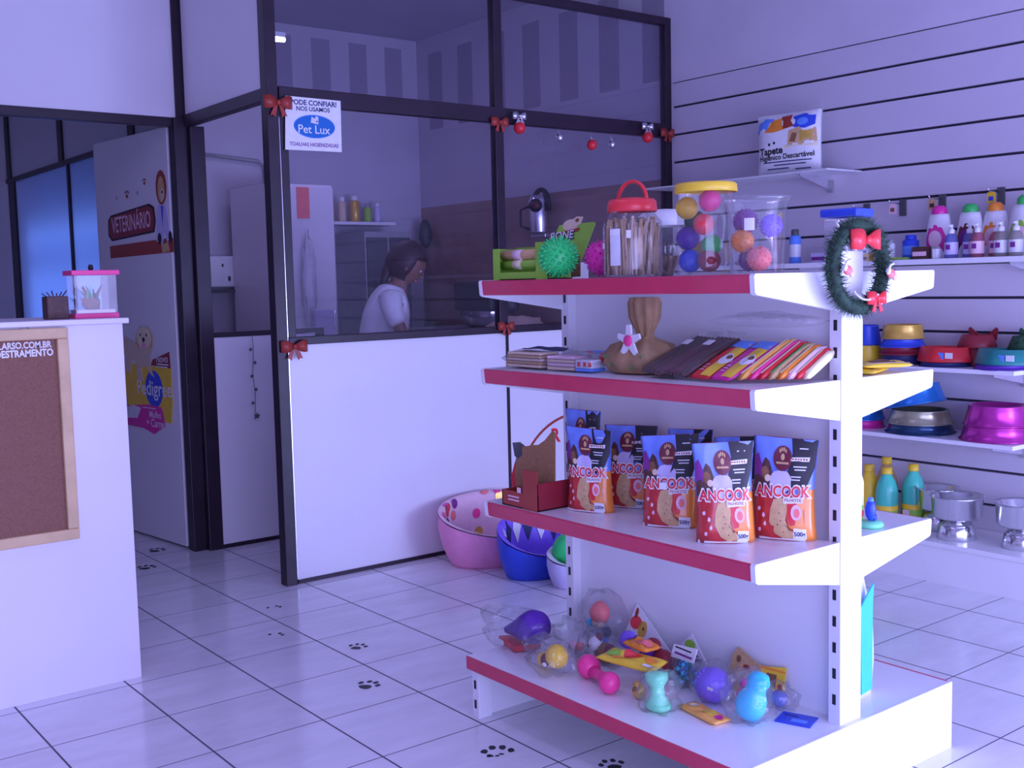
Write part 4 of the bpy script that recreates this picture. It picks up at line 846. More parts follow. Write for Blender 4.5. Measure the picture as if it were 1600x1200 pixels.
for i, (x0, x1, y) in enumerate(((-.12, .14, .057), (-.06, .11, .042), (-.10, .02, .025), (.05, .13, .018))): b.quad(x0, x1, y, y + .005, pad_map, .001, 'navy', 6)
b.build('bag', k)
b = MB(); b.prism([(-.17, .285), (-.175, .33), (.15, .345), (.165, .285)], lambda u, v, h: Vector((u, -h, v)), -.002, .002, 'thin_film'); b.build('top_seal', k)
# bottles
def shampoo(y, x, m, lab, h=.225, wv=.058, grp='large shampoo bottles on the slatwall shelf'):
    k = thing('shampoo_bottle', lab, 'bottle', (x, y, ZA), -PI / 2, grp)
    def S(a, z, o=0):
        t = z / (h * .84); w_ = wv * (1 - .55 * max(0, t - .45) ** 1.6 * 1.3); d = wv * .62 * (1 - .4 * max(0, t - .6)); return Vector(((w_ + o) * math.cos(a), (d + o) * math.sin(a), z))
    b = MB(); n = 24; vs = []; fs = []; J = 12
    for j in range(J + 1): vs += [S(2 * PI * i / n, h * .84 * j / J) for i in range(n)]
    for j in range(J): fs += [(j * n + i, j * n + (i + 1) % n, (j + 1) * n + (i + 1) % n, (j + 1) * n + i) for i in range(n)]
    fs += [tuple(range(n))[::-1], tuple(range(J * n, (J + 1) * n))]; b.add(vs, fs, 'white', True); b.build('body', k)
    F = lambda x_, y_, o=0: S(-PI / 2 + x_, y_, o)
    b = MB(); b.poly([(-.85, .02), (.85, .02), (.9, .09), (.6, .13), (0, .145), (-.6, .13), (-.9, .09)], F, .001, m, 5); b.poly(ring(0, .085, .55, .035, 16), F, .0016, 'pale_pink' if m != 'maroon' else 'plum', 3); b.build('print_label', k)
    MB().lathe([(.030, h * .83), (.032, h * .85), (.031, h * .94), (.018, h), (0, h * 1.005)], {'magenta': 'magenta', 'maroon': 'dark_green' if 0 else 'green', 'orange': 'orange', 'lime': 'green'}[m], 20).build('cap', k)
shampoo(2.655, 4.40, 'magenta', 'white shampoo bottle with magenta cap and label, leftmost of the large ones')
shampoo(2.525, 4.42, 'maroon', 'large bottle with green cap and dark maroon label on the slatwall shelf')
shampoo(2.425, 4.44, 'orange', 'large white bottle with orange cap and orange label on the slatwall shelf')
shampoo(2.290, 4.42, 'lime', 'large white bottle with green cap and green label at the right frame edge', .245, .066)
def spray(y, x, m, lab):
    k = thing('spray_bottle', lab, 'bottle', (x, y, ZA), -PI / 2, 'small spray bottles on the slatwall shelf')
    MB().lathe([(.024, 0), (.027, .004), (.027, .075), (.020, .095), (.011, .102)], m, 20).build('body', k)
    MB().lathe([(.012, .100), (.013, .102), (.013, .118), (.007, .120), (.007, .138), (0, .139)], 'white', 16).box(-.004, .004, -.020, 0, .128, .136, 'white').build('pump', k)
    MB().lathe([(.0275, .015), (.0275, .065)], {'tinted_blue': 'lavender', 'tinted_red': 'pale_pink', 'tinted_grey': 'pale_film'}[m], 20, cap=False).box(-.010, .010, -.0285, -.0272, .035, .055, 'plum').build('print_label', k)
for y, x, m, lab in ((2.545, 4.31, 'tinted_blue', 'lilac spray bottle with white pump, first from the left in the row of small ones'), (2.490, 4.355, 'tinted_blue', 'blue-grey spray bottle behind the lilac one'), (2.430, 4.31, 'tinted_red', 'pink spray bottle with white pump in the row of small ones'), (2.375, 4.355, 'tinted_red', 'red spray bottle behind the pink one'),
                     (2.330, 4.31, 'tinted_grey', 'clear grey spray bottle with dark picture label'), (2.268, 4.31, 'tinted_grey', 'clear grey spray bottle nearest the right frame edge')): spray(y, x, m, lab)
def small_box(x, y, w, d, h, m, lab, cap=None, name='product_box', z=ZA, rnd=False, band=None):
    k = thing(name, lab, 'bottle' if rnd else 'box', (x, y, z), -PI / 2)
    b = MB()
    if rnd: b.lathe([(w * .46, 0), (w / 2, .003), (w / 2, h * .82), (w * .3, h * .9)], m, 18)
    else: b.box(-w / 2, w / 2, -d / 2, d / 2, 0, h, m, .001)
    if band:
        if rnd: b.lathe([(w / 2 + .0006, h * .2), (w / 2 + .0006, h * .6)], band, 18, cap=False)
        else: b.box(-w / 2 + .003, w / 2 - .003, -d / 2 - .0008, -d / 2, h * .25, h * .6, band)
    b.build('body', k)
    if cap: MB().lathe([(w * .32, h * .88), (w * .34, h * .9), (w * .32, h * 1.08), (0, h * 1.085)], cap, 14).build('cap', k)
small_box(4.34, 2.995, .09, .05, .030, 'yellow', 'yellow flat box at the bottom of the stack right of the wreath', band='navy')
small_box(4.34, 2.995, .085, .05, .026, 'white', 'white flat box in the middle of the stack right of the wreath', z=ZA + .0305, band='plum')
small_box(4.34, 2.990, .08, .05, .022, 'dark_brown', 'dark brown flat box on top of the stack right of the wreath', z=ZA + .057)
small_box(4.33, 2.905, .042, .04, .072, 'pale_pink', 'pink small bottle between the stacked boxes and the white tube', 'white', rnd=True, band='salmon')
small_box(4.33, 2.842, .036, .036, .085, 'white', 'white tube bottle beside the blue one on the slatwall shelf', 'grey', rnd=True)
small_box(4.36, 2.765, .070, .05, .098, 'blue', 'blue round canister with yellow foot on the slatwall shelf', 'blue', rnd=True, band='sky_blue')
small_box(4.30, 2.675, .070, .035, .052, 'dark_brown', 'dark small carton in front of the magenta shampoo bottle', band='pale_pink')
small_box(4.29, 2.775, .09, .03, .010, 'lime', 'flat green and white packet at the shelf edge before the blue canister')
small_box(4.29, 2.600, .020, .03, .040, 'white', 'narrow white carton right of the dark one at the shelf edge')
small_box(4.44, 2.500, .05, .03, .12, 'dark_brown', 'dark brown carton behind the small spray bottles')
small_box(4.36, 3.38, .055, .05, .150, 'sky_blue', 'tall pale blue bottle seen right of the tapered tub', 'dark_grey', rnd=True, band='pale_film')
small_box(4.36, 3.22, .10, .05, .045, 'lavender', 'low lilac box left of the blue-lidded jar on the slatwall shelf', band='plum')
small_box(4.38, 3.12, .06, .05, .038, 'dark_grey', 'low dark box behind the wreath on the slatwall shelf', band='lavender')
# hooks with small hanging goods
def wall_hook(y, z, kind, lab):
    k = thing('display_hook', lab, 'hook', (XW, y, z))
    MB().box(-.010, 0, -.016, .016, -.055, .02, 'dark_grey', .001).build('backplate', k)
    MB().tube([(-.008, 0, .0), (-.10, 0, .0), (-.115, 0, .012)], .0025, 'silver', 8).build('rod', k)
    if kind:
        o = MB(); o.prism([(-.016, .0), (.016, .0), (.018, -.045), (-.018, -.045)], lambda u, v, h: Vector((h, u, v)), -.003, .003, kind[0]); o.box(-.0045, -.003, -.010, .010, -.035, -.018, kind[1])
        p = o.build('hanging_tag', None, (XW - .085, y, z - .003)); tag(p, kind[2], 'hanging product')
wall_hook(3.120, 1.608, ('salmon', 'plum', 'small pink hanging product just right of the blue-lidded jar'), 'first slatwall hook above the wreath')
wall_hook(2.93, 1.615, ('pale_pink', 'brown', 'pale pink hanging product on the hook above the stacked boxes'), 'slatwall hook above the stacked small boxes')
wall_hook(2.735, 1.622, ('tan', 'dark_brown', 'tan and dark hanging product left of the magenta shampoo'), 'slatwall hook above the blue canister')
wall_hook(2.465, 1.632, ('yellow', 'blue', 'yellow hanging product above the green-capped bottle'), 'slatwall hook above the orange-capped bottle')
wall_hook(2.30, 1.638, None, 'empty slatwall hook at the right frame edge')
# plastic bowls
def bowl_prof(r0, r1, h): return [(r0 * .96, 0), (r0, .003), (r0 * .985, h * .08), (r1 * 1.0, h * .92), (r1 * 1.03, h), (r1 * .93, h), (r1 * .86, h * .25), (0, h * .22)]
def bowl(name, lab, x, y, z, r0, r1, h, m, inv=False, grp=None, tiltx=0, rim=None):
    k = thing(name, lab, 'bowl', (x, y, z), group=grp)
    pr = bowl_prof(r0, r1, h)
    if inv: pr = [(a, h - c) for a, c in pr][::-1]
    b = MB(); b.lathe(pr, m, 36)
    k2 = b.build('bowl', k)
    c = MB(); zb = h * .06 if not inv else h * .94; zr = .98; c.lathe([(r0 * 1.0, zb - .003), (r0 * 1.035, zb), (r0 * 1.0, zb + .003)], rim or m, 36, cap=False); c.build('rim', k)
    if tiltx: k.rotation_euler = (tiltx, 0, 0)
    return k
GB = 'plastic bowls on the slatwall shelf'
X0 = 4.40
bowl('plastic_bowl', 'navy plastic bowl at the bottom of the left stack of plastic bowls', X0, 2.825, ZB_, .105, .085, .040, 'navy')
bowl('plastic_bowl', 'dark red plastic bowl second from the bottom of the left stack', X0, 2.825, ZB_ + .041, .100, .082, .032, 'dark_red')
bowl('plastic_bowl', 'blue plastic bowl under the yellow one in the left stack', X0, 2.825, ZB_ + .074, .100, .082, .034, 'blue')
bowl('plastic_bowl', 'golden yellow bowl on top of the left stack of plastic bowls', X0, 2.825, ZB_ + .109, .092, .082, .062, 'gold_tin')
bowl('plastic_bowl', 'yellow bowl half hidden right behind the end upright of the gondola', X0, 3.01, ZB_, .075, .062, .075, 'yellow')
bowl('plastic_bowl', 'blue bowl on top of the yellow one behind the end upright', X0, 3.01, ZB_ + .076, .066, .052, .09, 'blue')
bowl('plastic_bowl', 'flat navy tray bowl under the red one on the slatwall shelf', 4.375, 2.60, ZB_, .11, .10, .018, 'navy')
def bone_dish(x, y, z, m, lab, w=.112, hh=.062):
    k = thing('feeding_dish', lab, 'dish', (x, y, z), -PI / 2)
    b = MB(); n = 40; vs = []; fs = []
    lv = [(1.0, 0), (1.0, .004), (.86, hh), (.80, hh), (.70, hh * .35), (0.01, hh * .3)]
    for s_, zz in lv:
        for i in range(n):
            a = 2 * PI * i / n; q = 1 + .10 * math.cos(2 * a) ; vs.append((w * q * s_ * math.cos(a) * 1.0, .085 * s_ * math.sin(a) * (1 - .12 * math.cos(2 * a)), zz))
    for j in range(len(lv) - 1): fs += [(j * n + i, j * n + (i + 1) % n, (j + 1) * n + (i + 1) % n, (j + 1) * n + i) for i in range(n)]
    fs.append(tuple(range(n))[::-1]); b.add(vs, fs, m, True); b.build('dish', k)
    MB().box(.0, .045, -.0835, -.081, .014, .042, 'sky_blue').box(.052, .085, -.082, -.0785, .018, .042, 'white').build('print_label', k); return k
bone_dish(4.375, 2.610, ZB_ + .0185, 'red', 'red double feeding dish with blue label on the slatwall shelf')
bone_dish(4.365, 2.340, ZB_ + .0185, 'teal', 'teal double feeding dish with label at the right frame edge')
bowl('plastic_bowl', 'flat purple tray bowl under the teal dish', 4.365, 2.345, ZB_, .11, .10, .018, 'purple')
def cat_bowl(x, y, z, m, lab):
    k = thing('cat_bowl', lab, 'bowl', (x, y, z), -PI / 2)
    b = MB(); b.lathe([(.08, 0), (.082, .004), (.062, .055), (.056, .055), (.048, .02), (0, .018)], m, 28); b.build('bowl', k)
    for s_ in (-1, 1): MB().prism([(s_ * .012, .045), (s_ * .060, .03), (s_ * .066, .078), (s_ * .058, .085)], lambda u, v, h: Vector((u, h + .0, v)), .045, .052, m).build('ear', k)
cat_bowl(4.47, 2.515, ZB_ + .075, 'dark_red', 'dark red cat-eared bowl standing behind the red feeding dish')
cat_bowl(4.47, 2.290, ZB_ + .075, 'dark_green', 'dark green cat-eared bowl standing behind the teal feeding dish')
bowl('plastic_bowl', 'upturned dark red bowl carrying the red cat-eared bowl', 4.47, 2.515, ZB_, .082, .066, .0745, 'dark_red')
bowl('plastic_bowl', 'upturned dark green bowl carrying the green cat-eared bowl', 4.47, 2.290, ZB_, .082, .066, .0745, 'dark_green')
# metallic bowls: widest part down
bowl('metal_bowl', 'dark navy metallic bowl at the bottom of the olive and blue stack', 4.40, 2.735, ZC, .145, .128, .040, 'tin_navy')
bowl('metal_bowl', 'olive metallic bowl in the middle of the stack on the lower slatwall shelf', 4.40, 2.735, ZC + .041, .138, .118, .060, 'tin_olive')
bowl('metal_bowl', 'blue metallic bowl tilted on top of the olive one', 4.395, 2.755, ZC + .118, .130, .112, .085, 'tin_blue', tiltx=-.20)
bowl('metal_bowl', 'large purple metallic bowl upside down at the bottom right', 4.405, 2.385, ZC, .145, .128, .060, 'tin_purple')
bowl('metal_bowl', 'large purple metallic bowl stacked on the other purple one', 4.405, 2.385, ZC + .0605, .132, .112, .085, 'tin_purple')
bowl('metal_bowl', 'pink metallic bowl beside the end upright on the lower slatwall shelf', 4.40, 3.03, ZC, .10, .092, .035, 'magenta')
bowl('metal_bowl', 'blue metallic bowl on the pink one beside the end upright', 4.40, 3.03, ZC + .0355, .10, .088, .042, 'tin_blue')
# green cleaning bottles, on the plinth
def cleaner(x, y, m, lab, h=.255):
    k = thing('cleaning_bottle', lab, 'bottle', (x, y, ZP), -PI / 2)
    MB().lathe([(.046, 0), (.050, .005), (.050, h * .55), (.047, h * .64), (.038, h * .76), (.024, h * .85), (.020, h * .93)], m, 24).build('body', k)
    MB().lathe([(.023, h * .89), (.024, h * .90), (.022, h), (0, h * 1.002)], 'yellow', 18).build('cap', k)
    MB().lathe([(.0506, h * .10), (.0506, h * .36)], 'lime' if m == 'bottle_green' else 'cream', 24, cap=False).lathe([(.0512, h * .28), (.0512, h * .36)], 'yellow', 24, cap=False).box(-.018, .014, -.0525, -.050, h * .16, h * .27, 'pale_pink').build('print_label', k)
cleaner(4.34, 2.860, 'bottle_green', 'teal cleaning bottle with yellow cap in front on the low plinth shelf', .262)
cleaner(4.43, 2.785, 'bottle_green', 'teal cleaning bottle with yellow cap behind and right of the other teal one', .275)
cleaner(4.46, 2.940, 'tan', 'pale bottle with yellow cap standing behind the teal cleaning bottles', .285)
cleaner(4.36, 2.965, 'yellow', 'yellow-green bottle half hidden behind the end upright', .26)
# steel feeders: bowl on a pedestal
def feeder(x, y, lab, s_=1):
    k = thing('steel_feeder', lab, 'bowl', (x, y, ZP), group='steel pedestal feeders')
    MB().lathe([(.078 * s_, 0), (.080 * s_, .003), (.070 * s_, .055), (.060 * s_, .068), (.040 * s_, .073), (.038 * s_, .085), (.0, .086)], 'steel', 32).build('pedestal', k)
    MB().lathe([(.04 * s_, .086), (.092 * s_, .090), (.100 * s_, .10), (.104 * s_, .175), (.112 * s_, .182), (.108 * s_, .186), (.098 * s_, .178), (.09 * s_, .12), (0, .112)], 'steel', 36).build('bowl', k)
feeder(4.33, 2.515, 'steel pedestal bowl in front on the plinth shelf, fully in view')
feeder(4.44, 2.670, 'steel pedestal bowl half hidden behind the front one on the plinth shelf', .86)
feeder(4.37, 2.250, 'steel pedestal bowl cut by the right frame edge')
# ================================================================== BEDS BY THE PARTITION
def dog_bed(name, lab, x, y, a, b_, hf, hb, m, liner, prints, rz=0, wall=.035, pillow=None):
    k = thing(name, lab, 'pet bed', (x, y, 0), rz); n = 64
    H = lambda t: hf + (hb - hf) * (.5 + .5 * math.sin(t)) ** .8
    def P(t, s_, z): return Vector((a * s_ * math.cos(t), b_ * s_ * math.sin(t), z))
    o = MB(); vs = []; fs = []; J = 10
    for j in range(J + 1):
        q = j / J; s_ = .80 + .20 * math.sin(min(1, q * 1.25) * PI / 2)
        vs += [P(2 * PI * i / n, s_ * (1 + .012 * noise.noise(Vector((i * .3, j, 1)))), H(2 * PI * i / n) * q) for i in range(n)]
    for j in range(J): fs += [(j * n + i, j * n + (i + 1) % n, (j + 1) * n + (i + 1) % n, (j + 1) * n + i) for i in range(n)]
    fs.append(tuple(range(n))[::-1]); o.add(vs, fs, m, True); o.build('shell', k)
    i_ = MB(); vs = []; fs = []; J = 14
    def I(t, q):   # q 0 rim .. 1 centre
        s_ = 1 - wall / a * min(1, q * 8) if q < .125 else (1 - wall / a) * (1 - .10 * min(1, (q - .125) / .45)) if q < .55 else (1 - wall / a) * .9 * (1 - (q - .55) / .45)
        z = H(t) + .006 if q < .10 else (H(t) + .006) * (1 - min(1, (q - .10) / .45)) + .045 * min(1, (q - .10) / .45)
        return P(t, max(s_, 0.001), z)
    for j in range(J + 1): vs += [I(2 * PI * i / n, j / J) for i in range(n)]
    for j in range(J): fs += [(j * n + i, j * n + (i + 1) % n, (j + 1) * n + (i + 1) % n, (j + 1) * n + i) for i in range(n)]
    i_.add(vs, fs, liner, True)
    F = lambda u, v, h=0: I(u, v) + Vector((-math.cos(u), -math.sin(u), .6)) * h
    for kind, pts, mm in prints: i_.poly(ring(*pts) if kind == 'r' else pts, F, .004, mm, 2)
    i_.build('liner', k); return k
r = random.Random(21); pr = []
for i in range(90):
    pr.append(('r', (r.uniform(0, 2 * PI), r.uniform(.06, .62), .085, .045, 12), r.choice(['magenta', 'blue', 'gold_tin', 'salmon', 'plum', 'red', 'hot_pink'])))
dog_bed('pet_bed', 'large pink pet bed with polka dot liner on the floor against the partition', 3.125, 4.13, .325, .205, .135, .285, 'pink', 'pale_pink', pr)
pr = []
for q in range(16):
    t = q * 2 * PI / 16
    pr += [('q', [(t, .08), (t + .17, .22), (t, .38), (t - .17, .22)], 'white' if q % 2 else 'navy'), ('r', (t, .23, .05, .05, 8), 'orange' if q % 2 else 'pale_pink')]
dog_bed('pet_bed', 'blue pet bed with patchwork patterned liner tipped beside the pink bed', 3.09, 3.785, .215, .135, .10, .255, 'blue', 'violet', pr, -.1)
k = dog_bed('pet_bed', 'small pale blue pet bed holding a green cushion behind the gondola upright', 3.12, 3.545, .18, .10, .085, .16, 'lavender', 'pale_film', [], 0)
o = MB(); o.ball((0, 0, .085), .085, 'emerald', 1.2, .7, .85, 20, lambda d: 1 + .10 * noise.noise(d * 3)); tag(o.build('pet_cushion', None, (3.075, 3.555, .075)), 'bright green cushion inside the small pale blue pet bed', 'cushion')

# ================================================================== PAW STICKERS ON THE FLOOR
def floor_at(px, py):
    d_ = Vector((px - 800, 600 - py, -FPX)); w_ = Vector((CX.dot(d_), CY.dot(d_), CZ.dot(d_))); t = -CAMH / w_.z
    return Vector((w_.x * t, w_.y * t, 0))
paws = [(244, 860, .050, 0, 'black paw print floor sticker farthest away beside the open door'), (228, 887, .050, .2, 'black paw print floor sticker next to the counter corner near the open door'),
        (428, 950, .034, .4, 'faint worn paw print floor sticker near the partition post'), (430, 993, .034, .1, 'nearly worn away paw print sticker in front of the partition post'),
        (558, 1011, .040, 0, 'black paw print sticker on the tiles in front of the white partition panel'), (574, 1071, .044, -.2, 'bold black paw print sticker in the middle of the aisle'),
        (778, 1177, .052, .3, 'broken black paw print sticker in the foreground under the shelf edge'), (957, 1196, .040, .5, 'paw print sticker at the bottom frame edge under the gondola lip')]
for i, (px, py, rr, rz, lab) in enumerate(paws):
    c = floor_at(px, py); b = MB(); r = random.Random(i * 7 + 1)
    F = lambda u, v, h=0: Vector((u, v, h))
    sh = [(0, -rr * .3, rr * .50, rr * .40)] + [(x * rr, y * rr, rr * .19, rr * .27) for x, y in ((-.72, .28), (-.28, .72), (.28, .72), (.72, .28))]
    for q, (x, y, a, b_) in enumerate(sh):
        if i in (2, 3) and q in (0, 2): continue
        if i == 6 and q == 0:
            for s_ in range(5): b.prism(ring(x + r.uniform(-.5, .5) * rr, y + r.uniform(-.35, .3) * rr, rr * .14, rr * .10, 8, wob=.5, seed=s_), F, 0, .0006, 'black')
            continue
        b.prism(ring(x, y, a, b_, 12, wob=.35, seed=q + i * 10), F, 0, .0006, 'black')
    tag(b.build('paw_sticker', None, (c.x, c.y, .0003), -.9 + rz), lab, 'sticker', 'paw print stickers leading across the floor')

# ================================================================== DECORATION ON THE PARTITION
YF = Y1 - .006
for x, z, s_, m, lab in ((2.175, 2.075, .052, 'brown_red', 'red bow at the top of the corner post beside the towel poster'), (2.205, 1.045, .050, 'brown_red', 'red bow at the foot of the corner post glass on the sill'),
                      (3.35, 2.075, .042, 'brown_red', 'red bow where the middle post meets the upper rail'), (3.36, 1.085, .040, 'brown_red', 'red bow on the middle post at sill height behind the top shelf'),
                      (4.51, 2.095, .042, 'brown_red', 'dark red bow at the right end of the upper rail')):
    b = bow_mesh(s_, m, int(x * 10)); tag(b.build('ribbon_bow', None, (x, YF - .012, z)), lab, 'bow', 'red bows on the dark frame')
def bauble(x, z, r_, m, lab, bow=None, cord=.05):
    k = thing('christmas_bauble', lab, 'ornament', (x, YF - .030, z), group='baubles on the partition')
    MB().ball((0, 0, 0), r_, m, n=24).lathe([(r_ * .22, r_ * .93), (r_ * .22, r_ * 1.15), (0, r_ * 1.16)], 'silver', 10).build('ball', k)
    if bow:
        b = bow_mesh(bow, 'silver', 3, True); b.build('silver_bow', k, (0, -.006, r_ + bow * .75)); k.children[-1]['label'] = 'shiny silver bow'
    else: MB().tube([(0, 0, r_ * 1.1), (0, .024, r_ + cord)], .0008, 'silver', 5).build('cord', k)
bauble(3.455, 2.052, .030, 'red', 'red bauble hanging under a silver bow at the left of the right pane', .035)
bauble(4.335, 2.060, .030, 'red', 'red bauble hanging under a silver bow at the right of the right pane', .035)
bauble(3.712, 2.020, .020, 'silver', 'silver bauble hanging alone left of the plain red bauble'); bauble(3.930, 1.997, .027, 'red', 'plain red bauble hanging between two silver ones'); bauble(4.073, 2.006, .020, 'silver', 'silver bauble hanging right of the plain red bauble')
# poster in the corner of the first pane
f = plane_map((2.338, Y1 - .008, 1.997), (1, 0, .012), (0, 0, 1)); b = MB()
b.prism([(-.135, -.113), (.137, -.113), (.140, .108), (-.124, .112)], f, 0, .002, 'white')
b.text('PODE CONFIAR!', f, .008, .088, .030, 'navy', .003, .025, maxw=.225); b.text('NOS USAMOS', f, .004, .062, .026, 'navy', .003, .02, maxw=.185)
b.poly(ring(.008, -.010, .100, .050, 32), f, .0026, 'sky_blue'); b.poly(ring(.008, -.010, .097, .047, 32), f, .0028, 'tin_blue')
b.text('Pet Lux', f, .004, -.024, .050, 'white', .0034, .008, maxw=.16); b.prism([(-.01, .006), (-.005, .032), (.008, .024), (.018, .036), (.028, .030), (.026, .0)], f, .0028, .0034, 'pale_film'); b.poly(ring(.020, .012, .004, .004, 8), f, .0038, 'navy')
b.text('TOALHAS HIGIENIZADAS', f, .004, -.088, .022, 'plum', .003, .018, maxw=.235)
tag(b.build('towel_poster', None), 'white poster with blue oval logo stuck in the top corner of the left pane', 'poster')
# round red logo on the lower panel
b = MB(); f = plane_map((3.83, Y1 + .0075, .24), (1, 0, 0), (0, 0, 1)); n = 72; R1, R2 = .402, .388
vs = [f(R1 * math.cos(2 * PI * i / n), R1 * .93 * math.sin(2 * PI * i / n), .001) for i in range(n)] + [f(R2 * math.cos(2 * PI * i / n), R2 * .93 * math.sin(2 * PI * i / n), .001) for i in range(n)]
b.keep = True
b.add([v for v in vs if True], [(i, (i + 1) % n, n + (i + 1) % n, n + i) for i in range(n)], 'brown_red')
b.v = [Vector((v.x, v.y, max(v.z, .022))) for v in b.v]
b.text('R', f, -.148, .262, .10, 'red', .001, .03)
tag(b.build('panel_logo', None), 'thin red ring logo with red lettering on the white lower partition panel', 'sticker')
# garlands on the inner panel
for x, l, lab in ((2.415, .42, 'thin dark star garland hanging on the inner white panel, the left one'), (2.545, .48, 'thin dark star garland hanging on the inner white panel, nearer the corner post')):
    k = thing('star_garland', lab, 'garland', (x, Y2 - .062, 1.06)); b = MB(); r = random.Random(int(x * 100))
    pts = [(.004 * math.sin(i * .9), 0, -l * i / 12) for i in range(13)]; b.tube(pts, .0016, 'dark_grey', 5); b.build('cord', k)
    for i in range(1, 7):
        z = -l * i / 6.2; s_ = MB(); q = .011 if i < 6 else .018
        s_.prism([((q if j % 2 == 0 else q * .45) * math.cos(PI / 2 + j * PI / 5) + .010 * (-1) ** i, z + (q if j % 2 == 0 else q * .45) * math.sin(PI / 2 + j * PI / 5)) for j in range(10)], lambda u, v, h: Vector((u, h, v)), -.002, .002, 'dark_grey'); s_.build('star', k)

# ================================================================== GROOMING ROOM
b = MB(); b.box(-.44, .0, 0, .55, 0, 1.93, 'white_panel', .006)
k = thing('tall_cabinet', 'tall white cabinet standing in the room behind the corner post', 'cabinet', (3.47, 6.25, 0)); b.build('body', k)
MB().box(-.435, -.005, -.018, -.001, .02, 1.91, 'white_panel', .004).build('door', k); MB().tube([(-.03, -.03, .95), (-.03, -.03, 1.15)], .006, 'silver', 8).build('handle', k.children[-1])
tag(MB().box(0, .085, -.004, 0, 0, .19, 'salmon').build('paper_notice', None, (3.21, 6.2305, 1.72)), 'pink paper stuck high on the tall white cabinet beside the corner post', 'paper')
k = thing('towel_bundle', 'pale crumpled plastic wrapped bundle hanging on the tall white cabinet', 'bundle', (3.255, 6.19, 1.05)); b = MB(); b.ball((0, 0, .28), .24, 'pale_film', .20, .14, 1.1, 24, lambda d: 1 + .35 * noise.noise(d * 4) + .2 * noise.noise(d * 11)); b.build('bundle', k)
tag(MB().box(0, .12, -.04, 0, 0, .30, 'lavender', .004).build('storage_box', None, (3.20, 6.05, .86)), 'pale blue box behind the glass just above the sill by the corner post', 'box')
k = thing('counter_cabinet', 'low cabinet in the grooming room carrying the pale box behind the glass', 'cabinet', (3.0, 5.75, 0)); MB().box(0, .75, 0, .42, 0, .86, 'white_panel', .003).build('body', k)
k = thing('towel_dispenser', 'white paper towel dispenser on the wall seen over the inner panel', 'dispenser', (2.965, YB, 1.31))
MB().box(-.14, .13, -.10, 0, 0, .20, 'white', .012).build('body', k); MB().box(-.01, .0, -.103, -.10, .13, .15, 'black').box(.03, .045, -.103, -.10, .04, .07, 'black').build('window_slot', k); MB().box(-.14, .17, -.12, 0, -.035, -.015, 'dark_grey').build('tray', k)
tag(MB().tube([(2.85, YB - .03, 2.16), (3.27, YB - .03, 2.13), (3.32, YB - .03, 2.10), (3.33, YB - .03, 1.93)], .012, 'grey', 8).build('wall_pipe'), 'grey pipe running along the far wall above the towel dispenser', 'pipe')
k = thing('wall_shelf', 'white shelf with bottles on the far wall of the grooming room', 'shelf', (3.64, 6.68, 1.715)); MB().box(0, .56, 0, YB - 6.68 - .001, 0, .02, 'shelf_white').build('board', k)
for i, (x, h, w_, m, cap, lab) in enumerate(((.04, .15, .045, 'brown', 'black', 'brown bottle with black cap at the left end of the far shelf'), (.11, .14, .05, 'tan', 'black', 'tan bottle with black cap second on the far shelf'), (.20, .16, .055, 'beige', 'white', 'beige bottle third on the far shelf'),
      (.30, .17, .07, 'gold_tin', 'white', 'mustard yellow bottle in the middle of the far shelf'), (.40, .12, .06, 'lime', 'grey', 'olive green tub right of the mustard bottle on the far shelf'), (.48, .13, .05, 'lavender', 'white', 'pale bottle at the right end of the far shelf'))):
    small_box(3.64 + x, 6.79, w_, w_, h, m, lab, cap, 'shelf_bottle', 1.7355, True)
k = thing('metal_locker', 'dark grey-green locker standing under the far bottle shelf', 'cabinet', (3.84, 6.5, 0)); MB().box(0, .36, 0, .395, 0, 1.66, 'grey', .004).build('body', k); MB().box(.01, .17, -.012, -.001, .05, 1.62, 'dark_grey').box(.19, .35, -.012, -.001, .05, 1.62, 'dark_grey').build('doors', k)
# things on the tiled side wall
k = thing('pet_dryer', 'silver pet dryer with round dark badge on the tiled wall above the green carton', 'dryer', (4.46, 5.42, 1.60))
MB().lathe([(0, 0), (.055, .0), (.058, .01), (.062, .20), (.05, .235), (0, .24)], 'silver', 28).build('body', k)
MB().lathe([(0, 0), (.042, 0), (.042, .006), (0, .008)], 'dark_red' if 0 else 'black', 24, c=(-.05, -.032, .17), ax=(-.75, -.65, 0)).lathe([(0, 0), (.022, 0), (.022, .002), (0, .003)], 'maroon', 20, c=(-.055, -.037, .17), ax=(-.75, -.65, 0)).build('badge', k)
MB().tube([(-.02, -.06 - .02 * math.sin(a), .10) if 0 else (.02, .075 * math.cos(a), .17 + .10 * math.sin(a)) for a in [PI * (-.25 + 1.35 * i / 20) for i in range(21)]], .016, 'black', 8).build('hose', k)
MB().box(-.01, .10, -.07, .07, -.025, -.003, 'silver', .003).build('bracket', k)
MB().tube([(-.03, .06, .17), (-.05, .12, .15), (-.05, .12, .05), (-.03, .06, .03)], .008, 'black', 8).build('handle', k)
tag(MB().box(-.03, 0, 0, .07, 0, .19, 'lavender', .003).build('paper_holder', None, (XW, 5.93, 1.61)), 'pale paper holder on the tiled wall just left of the middle post', 'holder')
k = thing('hand_dryer', 'black oval brush dryer hanging in the far corner of the tiled wall', 'dryer', (4.50, 6.76, 1.56)); MB().ball((0, 0, .10), .10, 'charcoal', .5, .42, 1.05, 20).build('head', k); MB().tube([(0, 0, .02), (-.01, 0, -.10), (.0, 0, -.35), (0, 0, -1.555)], .010, 'dark_grey', 8).build('pole', k); MB().lathe([(0, 0), (.06, 0), (.06, .02), (0, .03)], 'dark_grey', 20, c=(0, 0, -1.56)).build('base', k)
